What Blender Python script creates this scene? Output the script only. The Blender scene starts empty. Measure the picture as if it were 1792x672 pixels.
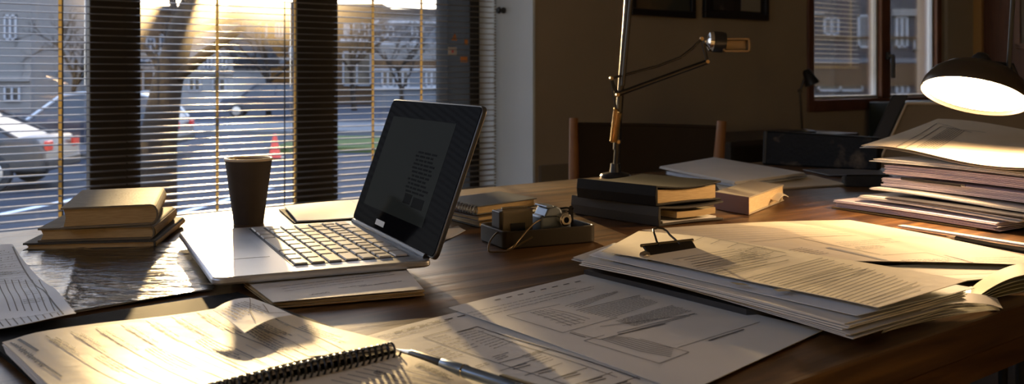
import bpy, math, random
from mathutils import Vector, Matrix
R = random.Random(7)
C = bpy.context.scene.collection
V = Vector
# ---------------------------------------------------------------- frame of reference
F, HZ, CX = 1700.0, 130.0, 896.0            # focal length / horizon row / centre column of the 1792x672 photograph
DESK, EYE = 0.75, 0.97
U = V((.7764, .6303, 0)); N = V((-.6303, .7764, 0)); Z = V((0, 0, 1))

def P(px, py, h=0.0):
    """the point h metres above the desk top seen at a spot of the photograph"""
    y = (EYE - DESK - h) * F / (py - HZ)
    return V(((px - CX) / F * y, y, DESK + h))
def at(px, py, y):
    return V(((px - CX) / F * y, y, EYE - (py - HZ) / F * y))
def UN(u, n, z=0.0):
    return U * u + N * n + Z * z
def wallu(px, n):
    d = V(((px - CX) / F, 1, 0)); return d.dot(U) * n / d.dot(N)
def proj(v):
    return CX + F * v.x / v.y, HZ + F * (EYE - v.z) / v.y
def lerp(a, b, t): return a + (b - a) * t

# ---------------------------------------------------------------- materials
MATS = {}
def mat(name, col=(.5, .5, .5), rough=.5, metal=0.0, spec=.5, noise=None, bump=0.0, bscale=40, emit=None, estr=0, coat=0, trans=0, scale3=None, extra=None):
    if name in MATS: return MATS[name]
    m = bpy.data.materials.new(name); m.use_nodes = True
    nt = m.node_tree; b = nt.nodes['Principled BSDF']
    b.inputs['Base Color'].default_value = (*col, 1); b.inputs['Roughness'].default_value = rough
    b.inputs['Metallic'].default_value = metal; b.inputs['Specular IOR Level'].default_value = spec
    b.inputs['Coat Weight'].default_value = coat; b.inputs['Coat Roughness'].default_value = .08
    tc = nt.nodes.new('ShaderNodeTexCoord'); mp = nt.nodes.new('ShaderNodeMapping')
    nt.links.new(tc.outputs['Object'], mp.inputs['Vector'])
    if scale3: mp.inputs['Scale'].default_value = scale3
    if noise:
        col2, sc, lo, hi = noise
        n = nt.nodes.new('ShaderNodeTexNoise'); n.inputs['Scale'].default_value = sc; n.inputs['Detail'].default_value = 6
        r = nt.nodes.new('ShaderNodeValToRGB')
        r.color_ramp.elements[0].position = lo; r.color_ramp.elements[1].position = hi
        r.color_ramp.elements[0].color = (*col, 1); r.color_ramp.elements[1].color = (*col2, 1)
        nt.links.new(mp.outputs['Vector'], n.inputs['Vector']); nt.links.new(n.outputs['Fac'], r.inputs['Fac'])
        nt.links.new(r.outputs['Color'], b.inputs['Base Color'])
    if bump:
        n = nt.nodes.new('ShaderNodeTexNoise'); n.inputs['Scale'].default_value = bscale; n.inputs['Detail'].default_value = 4
        bp = nt.nodes.new('ShaderNodeBump'); bp.inputs['Strength'].default_value = bump; bp.inputs['Distance'].default_value = .01
        nt.links.new(mp.outputs['Vector'], n.inputs['Vector']); nt.links.new(n.outputs['Fac'], bp.inputs['Height'])
        nt.links.new(bp.outputs['Normal'], b.inputs['Normal'])
    if emit:
        b.inputs['Emission Color'].default_value = (*emit, 1); b.inputs['Emission Strength'].default_value = estr
    if trans:
        tr = nt.nodes.new('ShaderNodeBsdfTranslucent'); tr.inputs['Color'].default_value = (*col, 1)
        mx = nt.nodes.new('ShaderNodeMixShader'); mx.inputs[0].default_value = trans
        out = nt.nodes['Material Output']
        nt.links.new(b.outputs[0], mx.inputs[1]); nt.links.new(tr.outputs[0], mx.inputs[2]); nt.links.new(mx.outputs[0], out.inputs['Surface'])
    MATS[name] = m
    return m

paper = mat('paper_white', (.80, .78, .74), .55, spec=.3, noise=((.72, .70, .66), 9, .3, .8), bump=.04, bscale=60)
cream = mat('paper_cream', (.78, .70, .56), .6, spec=.25, noise=((.70, .61, .46), 12, .3, .8), bump=.04, bscale=60)
bluep = mat('paper_cool', (.80, .85, .94), .55, spec=.3, bump=.05, bscale=40)
lilac = mat('paper_lilac', (.74, .66, .72), .6, noise=((.66, .57, .64), 30, .3, .7))
olive = mat('paper_olive', (.55, .52, .38), .6, noise=((.47, .44, .31), 15, .3, .8))
pages = mat('page_edges', (.56, .40, .20), .75, noise=((.42, .29, .13), 60, .3, .7), scale3=(1, 1, 14))
ink = mat('ink', (.035, .035, .045), .6)
inkgrey = mat('ink_grey', (.30, .30, .31), .6)
inkred = mat('ink_red', (.75, .28, .22), .6)
inkblue = mat('print_blue', (.05, .07, .20), .4)
black = mat('black_plastic', (.012, .012, .013), .35)
blackrough = mat('black_cloth', (.016, .015, .014), .8, noise=((.03, .028, .025), 40, .4, .8), bump=.2, bscale=200)
leather = mat('black_leather', (.006, .006, .006), .5, spec=.2, noise=((.16, .12, .08), 18, .57, .74), bump=.15, bscale=120)
steel = mat('brushed_steel', (.55, .54, .52), .3, metal=1)
darksteel = mat('dark_steel', (.06, .055, .05), .28, metal=1)
chrome = mat('chrome', (.75, .70, .62), .12, metal=1)
alu = mat('aluminium', (.62, .63, .65), .38, metal=.75, bump=.01, bscale=300)
keycap = mat('keycap', (.62, .60, .56), .45)
keydark = mat('key_gap', (.02, .02, .022), .5)
def panel_mat(name, col, fac, rough, emit=None):
    m = bpy.data.materials.new(name); m.use_nodes = True; nt = m.node_tree; nt.nodes.clear(); L = nt.links.new
    d = nt.nodes.new('ShaderNodeBsdfDiffuse'); d.inputs[0].default_value = (*col, 1)
    g = nt.nodes.new('ShaderNodeBsdfGlossy'); g.inputs['Roughness'].default_value = rough
    mx = nt.nodes.new('ShaderNodeMixShader'); mx.inputs[0].default_value = fac; L(d.outputs[0], mx.inputs[1]); L(g.outputs[0], mx.inputs[2]); last = mx
    if emit:
        e = nt.nodes.new('ShaderNodeEmission'); e.inputs[0].default_value = (*emit, 1); e.inputs[1].default_value = 1
        a = nt.nodes.new('ShaderNodeAddShader'); L(mx.outputs[0], a.inputs[0]); L(e.outputs[0], a.inputs[1]); last = a
    o = nt.nodes.new('ShaderNodeOutputMaterial'); L(last.outputs[0], o.inputs['Surface']); return m
screen = panel_mat('glossy_black_glass', (.005, .005, .006), .005, .06)
screenlit = panel_mat('dim_display', (.006, .006, .006), .005, .08, (.0055, .0062, .0058))
screendk = panel_mat('dim_display_text', (.003, .003, .003), .005, .08)
cupm = mat('kraft_dark_card', (.045, .032, .022), .6, noise=((.055, .04, .028), 40, .3, .7))
cuprim = mat('cup_rim', (.75, .62, .45), .5)
coffee = mat('coffee', (.02, .009, .004), .08)
bookcloth = mat('book_cloth', (.24, .20, .14), .75, noise=((.19, .155, .105), 50, .3, .7), bump=.1, bscale=300)
bookcloth2 = mat('book_cloth_tan', (.18, .145, .09), .75, noise=((.14, .11, .068), 50, .3, .7), bump=.1, bscale=300)
bookdark = mat('book_cloth_dark', (.05, .045, .035), .7, bump=.1, bscale=300)
maroon = mat('book_cover_maroon', (.10, .03, .018), .5)
greybinder = mat('binder_grey', (.060, .054, .046), .6, spec=.2, bump=.05, bscale=300)
blackbinder = mat('binder_black', (.007, .006, .005), .5, spec=.2, bump=.05, bscale=300)
traym = mat('tray_brown', (.042, .034, .024), .5, spec=.3)
beigepl = mat('beige_plastic', (.20, .165, .115), .5)
bluegrey = mat('blue_grey_metal', (.22, .26, .32), .35, metal=.5)
goldwire = mat('brass_wire', (.75, .52, .22), .25, metal=1)
wallm = mat('wall_paint', (.40, .35, .28), .85, noise=((.36, .312, .25), 2.2, .3, .7), bump=.03, bscale=150)
wallwhite = mat('white_paint', (.70, .80, .90), .6, bump=.02, bscale=150)
ceilm = mat('ceiling_paint', (.62, .60, .57), .9)
floorm = mat('floor_boards', (.022, .014, .008), .6, noise=((.014, .008, .005), 6, .3, .7), scale3=(1, 8, 1))
mullion = mat('dark_bronze_frame', (.022, .018, .014), .55)
paleframe = mat('pale_frame', (.50, .56, .62), .5)
daylit_panel = mat('daylit_side_panel', (.085, .10, .125), .5, trans=.85)  # translucency invented so daylight from behind brightens the pale panel
slatm = mat('slat_enamel', (.20, .165, .125), .42, spec=.3)
tape = mat('ladder_tape', (.42, .36, .22), .7, trans=.6)
cordm = mat('cord_dark', (.05, .045, .04), .7)
redwood = mat('red_brown_wood', (.13, .045, .02), .5, noise=((.08, .026, .012), 5, .3, .7), scale3=(14, 14, 1))
windowwood = mat('window_wood', (.17, .070, .032), .45, noise=((.11, .042, .02), 8, .3, .7))
chairwood = mat('chair_wood', (.34, .15, .045), .5, noise=((.25, .10, .03), 10, .3, .7), scale3=(8, 8, 1))
chairfab = mat('chair_fabric', (.034, .022, .011), .9, spec=.1, bump=.2, bscale=300)
tanfab = mat('tan_upholstery', (.25, .19, .12), .85, bump=.15, bscale=300)
tanpipe = mat('tan_piping', (.62, .50, .34), .7)
greenblk = mat('dark_green_metal', (.010, .016, .012), .5)
artbrown = mat('art_print', (.05, .06, .05), .6, noise=((.22, .14, .07), 3, .4, .7))
artgrey = mat('art_photo', (.03, .03, .03), .5, noise=((.28, .27, .25), 5, .5, .65))
artmat = mat('art_mat', (.28, .28, .26), .7)
shade_out = mat('lamp_shade_enamel', (.035, .024, .014), .32)
opal = mat('lamp_diffuser', (.9, .8, .65), .5, emit=(1, .64, .33), estr=58)
orange = mat('orange_note', (.75, .27, .05), .6)
whiten = mat('white_note', (.75, .72, .70), .6)

def wood_mat():
    m = bpy.data.materials.new('desk_wood'); m.use_nodes = True
    nt = m.node_tree; b = nt.nodes['Principled BSDF']; L = nt.links.new
    tc = nt.nodes.new('ShaderNodeTexCoord'); mp = nt.nodes.new('ShaderNodeMapping')
    mp.inputs['Rotation'].default_value = (0, 0, -math.atan2(U.y, U.x)); L(tc.outputs['Object'], mp.inputs['Vector'])
    mp2 = nt.nodes.new('ShaderNodeMapping'); mp2.inputs['Scale'].default_value = (2.2, 26, 26); L(mp.outputs['Vector'], mp2.inputs['Vector'])
    n1 = nt.nodes.new('ShaderNodeTexNoise'); n1.inputs['Scale'].default_value = 1.6; n1.inputs['Detail'].default_value = 8; n1.inputs['Distortion'].default_value = .9
    L(mp2.outputs['Vector'], n1.inputs['Vector'])
    r = nt.nodes.new('ShaderNodeValToRGB'); e = r.color_ramp.elements
    e[0].position = .28; e[0].color = (.036, .015, .005, 1); e[1].position = .75; e[1].color = (.25, .125, .040, 1)
    k = r.color_ramp.elements.new(.52); k.color = (.115, .055, .018, 1)
    L(n1.outputs['Fac'], r.inputs['Fac']); L(r.outputs['Color'], b.inputs['Base Color'])
    n2 = nt.nodes.new('ShaderNodeTexNoise'); n2.inputs['Scale'].default_value = 5; n2.inputs['Detail'].default_value = 5; L(mp.outputs['Vector'], n2.inputs['Vector'])
    rr = nt.nodes.new('ShaderNodeMapRange'); rr.inputs['To Min'].default_value = .26; rr.inputs['To Max'].default_value = .46
    L(n2.outputs['Fac'], rr.inputs['Value']); L(rr.outputs['Result'], b.inputs['Roughness'])
    bp = nt.nodes.new('ShaderNodeBump'); bp.inputs['Strength'].default_value = .22; bp.inputs['Distance'].default_value = .004
    L(n1.outputs['Fac'], bp.inputs['Height']); L(bp.outputs['Normal'], b.inputs['Normal'])
    b.inputs['Specular IOR Level'].default_value = .5
    return m
deskwood = wood_mat()

def glass_mat(name, dust=.05, tint=(.93, .95, .96)):
    m = bpy.data.materials.new(name); m.use_nodes = True
    nt = m.node_tree; nt.nodes.clear(); L = nt.links.new
    out = nt.nodes.new('ShaderNodeOutputMaterial')
    t = nt.nodes.new('ShaderNodeBsdfTransparent'); t.inputs[0].default_value = (*tint, 1)
    g = nt.nodes.new('ShaderNodeBsdfGlossy'); g.inputs['Roughness'].default_value = .02
    fr = nt.nodes.new('ShaderNodeFresnel'); fr.inputs[0].default_value = 1.45
    ml = nt.nodes.new('ShaderNodeMath'); ml.operation = 'MULTIPLY'; ml.inputs[1].default_value = .7; L(fr.outputs[0], ml.inputs[0])
    m1 = nt.nodes.new('ShaderNodeMixShader'); L(ml.outputs[0], m1.inputs[0]); L(t.outputs[0], m1.inputs[1]); L(g.outputs[0], m1.inputs[2])
    last = m1
    if dust:
        rf = nt.nodes.new('ShaderNodeBsdfRefraction'); rf.inputs['IOR'].default_value = 1.12; rf.inputs['Roughness'].default_value = .54
        rf.inputs['Color'].default_value = (1, .95, .88, 1)
        m2 = nt.nodes.new('ShaderNodeMixShader'); m2.inputs[0].default_value = dust
        L(m1.outputs[0], m2.inputs[1]); L(rf.outputs[0], m2.inputs[2]); last = m2
    L(last.outputs[0], out.inputs['Surface'])
    return m
glass = glass_mat('window_glass', .008)
film = mat('clear_plastic', (.9, .92, .95), .16, spec=.6, bump=.55, bscale=22, scale3=(1, 2.4, 1))
_n = film.node_tree; _t = _n.nodes.new('ShaderNodeBsdfTransparent'); _m = _n.nodes.new('ShaderNodeMixShader'); _f = _n.nodes.new('ShaderNodeFresnel'); _f.inputs[0].default_value = 1.9
_g = _n.nodes.new('ShaderNodeBsdfGlossy'); _g.inputs['Roughness'].default_value = .2
_b = [q for q in _n.nodes if q.type == 'BUMP'][0]; _n.links.new(_b.outputs[0], _g.inputs['Normal']); _n.links.new(_b.outputs[0], _f.inputs['Normal'])
_n.links.new(_f.outputs[0], _m.inputs[0]); _n.links.new(_t.outputs[0], _m.inputs[1]); _n.links.new(_g.outputs[0], _m.inputs[2]); _n.links.new(_m.outputs[0], _n.nodes['Material Output'].inputs['Surface'])

# ---------------------------------------------------------------- mesh builder
class MB:
    def __init__(s): s.v = []; s.f = []; s.m = []
    def add(s, vs, fs, mi=0):
        b = len(s.v); s.v += [V(v) for v in vs]
        for f in fs: s.f.append([b + i for i in f]); s.m.append(mi)
        return s
    def hexa(s, p, mi=0):       # p: 4 bottom (ccw), 4 top
        return s.add(p, [(3, 2, 1, 0), (4, 5, 6, 7), (0, 1, 5, 4), (1, 2, 6, 5), (2, 3, 7, 6), (3, 0, 4, 7)], mi)
    def box(s, o, a, b, c, mi=0):    # corner + three edge vectors
        o, a, b, c = V(o), V(a), V(b), V(c)
        if a.cross(b).dot(c) < 0: a, b = b, a
        return s.hexa([o, o + a, o + a + b, o + b, o + c, o + a + c, o + a + b + c, o + b + c], mi)
    def ubox(s, u0, u1, n0, n1, z0, z1, mi=0):
        return s.box(UN(u0, n0, z0), U * (u1 - u0), N * (n1 - n0), Z * (z1 - z0), mi)
    def cbox(s, c, sx, sy, sz, mi=0):
        return s.box(V(c) - V((sx, sy, sz)) / 2, (sx, 0, 0), (0, sy, 0), (0, 0, sz), mi)
    def prism(s, poly, d, mi=0):
        n = len(poly); poly = [V(p) for p in poly]; d = V(d)
        nm = V((0, 0, 0))
        for i in range(n): nm += (poly[i] - poly[0]).cross(poly[(i + 1) % n] - poly[0])
        if nm.dot(d) < 0: poly = poly[::-1]
        vs = poly + [p + d for p in poly]
        fs = [tuple(range(n))[::-1], tuple(range(n, 2 * n))] + [(i, (i + 1) % n, n + (i + 1) % n, n + i) for i in range(n)]
        return s.add(vs, fs, mi)
    def tube(s, pts, r, seg=10, mi=0, caps=True):
        pts = [V(p) for p in pts]; n = len(pts)
        rs = r if isinstance(r, (list, tuple)) else [r] * n
        vs, fs = [], []; ref = None
        for i, p in enumerate(pts):
            t = (pts[min(i + 1, n - 1)] - pts[max(i - 1, 0)])
            t = t.normalized() if t.length > 1e-9 else V((0, 0, 1))
            if ref is None: ref = t.orthogonal().normalized()
            a = (ref - t * ref.dot(t)); a = a.normalized() if a.length > 1e-6 else t.orthogonal().normalized()
            ref = a; b = t.cross(a)
            for k in range(seg):
                q = 2 * math.pi * k / seg; vs.append(p + (a * math.cos(q) + b * math.sin(q)) * rs[i])
        for i in range(n - 1):
            for k in range(seg):
                k2 = (k + 1) % seg; fs.append((i * seg + k, i * seg + k2, (i + 1) * seg + k2, (i + 1) * seg + k))
        if caps: fs.append(tuple(range(seg))[::-1]); fs.append(tuple(range((n - 1) * seg, n * seg)))
        return s.add(vs, fs, mi)
    def lathe(s, prof, o, ax=(0, 0, 1), seg=40, mi=0):
        o = V(o); ax = V(ax).normalized(); a = ax.orthogonal().normalized(); b = ax.cross(a)
        vs, fs = [], []; n = len(prof)
        for r, z in prof:
            for k in range(seg):
                q = 2 * math.pi * k / seg; vs.append(o + ax * z + (a * math.cos(q) + b * math.sin(q)) * max(r, 1e-5))
        for i in range(n - 1):
            for k in range(seg):
                k2 = (k + 1) % seg; fs.append((i * seg + k, i * seg + k2, (i + 1) * seg + k2, (i + 1) * seg + k))
        return s.add(vs, fs, mi)
    def grid(s, fn, ns, nt, th=0, mi=0):
        vs, fs = [], []; W = nt + 1
        for i in range(ns + 1):
            for j in range(nt + 1): vs.append(fn(i / ns, j / nt))
        for i in range(ns):
            for j in range(nt): fs.append((i * W + j, (i + 1) * W + j, (i + 1) * W + j + 1, i * W + j + 1))
        if th:
            K = len(vs); vs += [v - Z * th for v in vs]
            fs += [tuple(K + q for q in f[::-1]) for f in list(fs)]
            rim = [i * W for i in range(ns + 1)] + [ns * W + j for j in range(1, nt + 1)] + [i * W + nt for i in range(ns - 1, -1, -1)] + [j for j in range(nt - 1, 0, -1)]
            for i in range(len(rim)):
                a, b = rim[i], rim[(i + 1) % len(rim)]; fs.append((b, a, K + a, K + b))
        return s.add(vs, fs, mi)
    def build(s, name, mats, parent=None, loc=None, smooth=None, bevel=0, bseg=2):
        mats = mats if isinstance(mats, (list, tuple)) else [mats]
        if parent is not None: loc = V(parent['org']) if 'org' in parent else V((0, 0, 0))
        elif loc is None:
            loc = V((sum(v.x for v in s.v) / len(s.v), sum(v.y for v in s.v) / len(s.v), min(v.z for v in s.v)))
        me = bpy.data.meshes.new(name); me.from_pydata([v - loc for v in s.v], [], s.f)
        for m in mats: me.materials.append(m)
        me.polygons.foreach_set('material_index', s.m); me.update()
        if smooth is not None:
            me.polygons.foreach_set('use_smooth', [True] * len(me.polygons)); me.set_sharp_from_angle(angle=math.radians(smooth))
        o = bpy.data.objects.new(name, me); C.objects.link(o)
        if parent is not None: o.parent = parent
        else: o.location = loc
        o['org'] = tuple(loc)
        if bevel:
            bv = o.modifiers.new('bevel', 'BEVEL'); bv.width = bevel; bv.segments = bseg; bv.limit_method = 'ANGLE'; bv.angle_limit = math.radians(40)
            bv.harden_normals = False
        return o
def tag(o, label, cat, group=None, kind=None):
    o['label'] = label; o['category'] = cat
    if group: o['group'] = group
    if kind: o['kind'] = kind
    return o
def thing(name, label, cat, loc, group=None):
    o = bpy.data.objects.new(name, None); C.objects.link(o); o.location = V(loc); o.empty_display_size = .05
    o['org'] = tuple(loc); return tag(o, label, cat, group)
def structure(o):
    o['kind'] = 'structure'; return o

# ---------------------------------------------------------------- room shell
NW, NB, NG = 2.82, 3.05, 3.20           # room-side wall face, blind plane, glass plane (distance along N)
UL, UR0, URW = -1.6, 2.40, 5.89          # left wall, right end of the big window, right wall
CEIL = 2.55
m = MB(); m.ubox(UL - .2, URW + .2, -2.6, 3.4, -.12, 0); structure(m.build('floor', floorm))
m = MB(); m.ubox(UL - .2, URW + .2, -2.6, 3.4, CEIL, CEIL + .12); structure(m.build('ceiling', ceilm))
UWL = -.9                                # left end of the big window
rw0, rw1, rwz0, rwz1 = wallu(1412, NW), wallu(1645, NW), .782, 1.95
m = MB()
m.ubox(UL - .2, UWL, NW, 3.4, 0, CEIL); m.ubox(UWL, UR0, NW, 3.4, 2.1, CEIL); m.ubox(UWL, UR0, NW, 3.4, 0, .22)
wt = NW + .14
m.ubox(UR0, UR0 + .12, NW, 3.4, 0, CEIL); m.ubox(UR0 + .12, rw0, NW, wt, 0, CEIL); m.ubox(rw0, rw1, NW, wt, 0, rwz0); m.ubox(rw0, rw1, NW, wt, rwz1, CEIL); m.ubox(rw1, URW + .2, NW, wt, 0, CEIL)
structure(m.build('wall_window', wallm))
m = MB(); m.ubox(UR0 - .012, UR0, NW - .004, 3.25, .22, 2.1); structure(m.build('trim_reveal', wallwhite))
m = MB(); m.ubox(UWL, UR0, NW - .02, 3.3, .20, .235); structure(m.build('trim_sill', wallwhite))
lw0, lw1, lz0, lz1 = -.2, 2.2, 1.72, 2.35     # unseen high window added in the left wall for cool fill light
m = MB(); m.ubox(UL - .2, UL, -2.6, lw0, 0, CEIL); m.ubox(UL - .2, UL, lw1, NW, 0, CEIL); m.ubox(UL - .2, UL, lw0, lw1, 0, lz0); m.ubox(UL - .2, UL, lw0, lw1, lz1, CEIL); structure(m.build('wall_left', wallm))
m = MB()
for a, b, c, d in ((lw0, lw1, lz0, lz0 + .05), (lw0, lw1, lz1 - .05, lz1), (lw0, lw0 + .05, lz0, lz1), (lw1 - .05, lw1, lz0, lz1), (.82, .88, lz0, lz1)): m.ubox(UL - .13, UL - .06, a, b, c, d)
w3 = structure(m.build('window_added_fill', mullion))
m = MB(); m.ubox(UL - .10, UL - .095, lw0 + .05, lw1 - .05, lz0 + .05, lz1 - .05); m.build('pane', glass_mat('plain_glass', 0), w3)
m = MB(); m.ubox(UL - .2, URW + .2, -2.75, -2.6, 0, CEIL); structure(m.build('wall_back', wallm))
m = MB(); m.ubox(URW, URW + .2, -2.6, NW, 0, CEIL)
structure(m.build('wall_right', redwood))
m = MB(); m.ubox(UR0 + .02, 4.0, NW - .015, NW, 0, .62); structure(m.build('baseboard_window', mat('dado_paint', (.22, .195, .155), .8)))
m = MB(); m.ubox(rw1 + .05, URW - .005, NW - .02, NW, 0, CEIL); structure(m.build('trim_pale', mat('pale_trim', (.45, .42, .36), .7)))
m = MB(); m.ubox(URW - .03, URW, NW - .07, NW - .02, 0, CEIL); structure(m.build('trim_corner', mat('gold_lit_edge', (.55, .34, .13), .4)))  # gold light along the corner edge is put into the trim colour
m = MB(); m.ubox(URW - .05, URW, 1.62, 1.95, 0, CEIL); structure(m.build('trim_pilaster', mat('pale_trim2', (.40, .37, .33), .7)))

# big window: mullion posts, head and sill frame, pale side panel, panes
m = MB()
posts = [(.878, 1.034), (1.577, 1.741), (2.338, UR0 - .012)]
for a, b in posts: m.ubox(a, b, 3.15, 3.19, .235, 2.1)
m.ubox(UWL, UR0 - .012, 3.14, 3.25, .235, .30); m.ubox(UWL, UR0 - .012, 3.14, 3.25, 2.02, 2.1); m.ubox(UWL, UWL + .06, 3.12, 3.27, .3, 2.02)
w = structure(m.build('window_1', mullion, bevel=.004))
m = MB(); m.ubox(2.228, 2.338, 3.15, 3.23, .30, 2.02); m.build('side_panel', daylit_panel, w)
for a, b in ((UWL + .06, .878), (1.034, 1.577), (1.741, 2.228)):
    m = MB(); m.ubox(a, b, NG, NG + .005, .30, 2.02); m.build('pane', glass, w)
# right window
m = MB(); fw = .05
n0, n1 = NW - .012, NW + .07
m.ubox(rw0, rw0 + fw, n0, n1, rwz0, rwz1); m.ubox(rw1 - fw, rw1, n0, n1, rwz0, rwz1); m.ubox(rw0 + fw, rw1 - fw, n0, n1, rwz0, rwz0 + .06); m.ubox(rw0 + fw, rw1 - fw, n0, n1, rwz1 - .06, rwz1)
um = wallu(1548, NW); m.ubox(um - .045, um + .045, n0, n1, rwz0 + .06, rwz1 - .06)
w2 = structure(m.build('window_2', windowwood, bevel=.006))
for a, b in ((rw0 + fw, um - .045), (um + .045, rw1 - fw)):
    m = MB(); m.ubox(a, b, NW + .03, NW + .036, rwz0 + .06, rwz1 - .06); m.build('pane', glass, w2)
    q = MB(); t = .016
    q.ubox(a, a + t, NW + .015, NW + .045, rwz0 + .06, rwz1 - .06); q.ubox(b - t, b, NW + .015, NW + .045, rwz0 + .06, rwz1 - .06); q.ubox(a, b, NW + .015, NW + .045, rwz0 + .06, rwz0 + .076)
    q.build('sash', paleframe, w2)
m = MB(); m.ubox(um - .012, um + .012, NW - .03, NW - .012, 1.05, 1.09); m.tube([UN(um, NW - .05, 1.07), UN(um, NW - .05, .95)], .011); m.tube([UN(um, NW - .012, 1.07), UN(um, NW - .052, 1.07)], .009)
m.build('handle', black, w2)

# ---------------------------------------------------------------- venetian blinds
def blind(u0, u1, n, z0, z1, label, tapes, cords, wand=None, depth=.032, pitch=.0215, mats=slatm):
    t = thing('venetian_blind', label, 'blind', UN((u0 + u1) / 2, n, z0), 'venetian blinds in front of the large window')
    m = MB(); k = int((z1 - z0 - .05) / pitch)
    for i in range(k):
        z = z0 + .03 + i * pitch; tl = R.uniform(-.03, .03) + .03; prof = []
        for j in range(5):
            q = j / 4 - .5; prof.append((n + q * depth, z + .0028 * (1 - 4 * q * q) + q * depth * tl))
        vs = [UN(uu, a, b) for uu in (u0, u1) for a, b in prof]
        vs += [v - Z * .0005 for v in vs]
        fs = [(j, j + 1, 6 + j, 5 + j) for j in range(4)] + [(10 + j, 15 + j, 16 + j, 11 + j) for j in range(4)] + [(0, 5, 15, 10), (4, 14, 19, 9)]
        m.add(vs, fs)
    m.build('slats', mats, t, smooth=50)
    m = MB(); m.ubox(u0, u1, n - .02, n + .02, z1 - .03, z1 + .015); m.build('head_rail', mullion, t, bevel=.003)
    m = MB(); m.ubox(u0, u1, n - .014, n + .014, z0, z0 + .014); m.build('bottom_rail', slatm, t, bevel=.004)
    for c in tapes:
        m = MB(); m.ubox(c - .0048, c + .0048, n + .0175, n + .0185, z0, z1); m.build('ladder_tape', tape, t)
    for c in cords:
        m = MB(); m.tube([UN(c, n - .022, z0 + .1), UN(c, n - .022, z1)], .0022, 6); m.build('pull_cord', cordm, t)
    return t
b1 = blind(-.85, .953, NB, .26, 2.0, 'venetian blind in the leftmost bay of the big window, above the parked silver car', (wallu(108, NB), -.3), (wallu(106, NB) + .0,))
b2 = blind(.957, 1.657, NB, .26, 2.0, 'venetian blind in the middle bay behind the paper cup, glowing with sun', (wallu(384, NB), wallu(521, NB)), (wallu(493, NB),))
b3 = blind(1.661, 2.382, NB, .26, 2.0, 'venetian blind in the bay behind the laptop screen, next to the white reveal', (wallu(657, NB), wallu(742, NB)), ())
m = MB()
for i in range(120): m.lathe([(0, -.0035), (.0026, -.002), (.0035, 0), (.0026, .002), (0, .0035)], UN(UR0 - .022, 3.035, .4 + i * .0115), seg=6)
m.build('bead_chain', slatm, b3, smooth=60)
m = MB(); m.lathe([(0, 0), (.012, 0), (.012, .008), (.008, .012), (.008, .02), (.014, .026), (.01, .034), (0, .036)], UN(UR0 - .012, 2.99, EYE + 113 * 3.78 / F), -U, 20)
tag(m.build('wall_hook', black, smooth=40), 'small round black hook on the white window reveal', 'hook')
# small notes stuck on the pale window side panel
for px, py, w_, h_, mt, lb in ((797, 64, .026, .030, orange, 'orange pointed sticky note high on the pale window panel'), (818, 74, .016, .022, orange, 'small orange note at the edge of the pale window panel'),
                               (794, 90, .040, .034, whiten, 'white note with a red dot on the pale window panel'), (814, 104, .034, .022, orange, 'orange note lowest on the pale window panel')):
    uu = wallu(px, 3.14); y = (U * uu + N * 3.14).y; z = EYE - (py - HZ) / F * y
    m = MB()
    if py == 64: m.prism([UN(uu - w_ / 2, 3.149, z - h_ / 2), UN(uu + w_ / 2, 3.149, z - h_ / 2), UN(uu + .004, 3.149, z + h_ / 2)], N * -.0015)
    else: m.ubox(uu - w_ / 2, uu + w_ / 2, 3.1475, 3.149, z - h_ / 2, z + h_ / 2)
    if py == 90: m.lathe([(0, 0), (.006, 0), (.006, .0006), (0, .0006)], UN(uu, 3.1475, z), -N, 12, 1)
    tag(m.build('sticky_note', [mt, mat('note_red', (.6, .08, .08), .6)]), lb, 'note', 'notes on the window side panel')
# added slats imitating blinds mirrored in the right window's left pane
tb = blind(rw0 + .09, um - .1, NW + .105, 1.00, 1.93, 'added blind imitating a reflection in the left pane of the far right window', (rw0 + .14, um - .13), (), pitch=.024, mats=mat('slat_reflection', (.55, .50, .42), .5))
tb['group'] = 'added blind imitating a reflection in the far window'

# ---------------------------------------------------------------- framed pictures
def picture(u0, u1, z0, z1, n, label, inner, direction=None):
    o = UN((u0 + u1) / 2, n, z0); t = thing('framed_picture', label, 'picture', o, 'framed pictures')
    f = MB(); w = .028
    for a, b, c, d in ((u0, u1, z0, z0 + w), (u0, u1, z1 - w, z1), (u0, u0 + w, z0 + w, z1 - w), (u1 - w, u1, z0 + w, z1 - w)): f.ubox(a, b, n - .022, n, c, d)
    f.build('frame', black, t, bevel=.003)
    for a, b, c, d, mt, nm in inner:
        m = MB(); m.ubox(a, b, n - (.009 if nm != 'print' else .011), n - .002, c, d); m.build(nm, mt, t)
picture(wallu(1100, NW), wallu(1212, NW), 1.215, 1.60, NW, 'black framed landscape print on the wall above the left of the wooden chair',
        [(wallu(1100, NW) + .025, wallu(1212, NW) - .025, 1.24, 1.575, artbrown, 'canvas')])
a, b = wallu(1228, NW), wallu(1340, NW)
picture(a, b, 1.222, 1.62, NW, 'black framed picture with a pale inset sheet, nearer the far window',
        [(a + .025, b - .025, 1.245, 1.595, black, 'backing'), (a + .07, a + .21, 1.262, 1.56, artgrey, 'print'), (b - .2, b - .055, 1.262, 1.56, artmat, 'print')])
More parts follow.
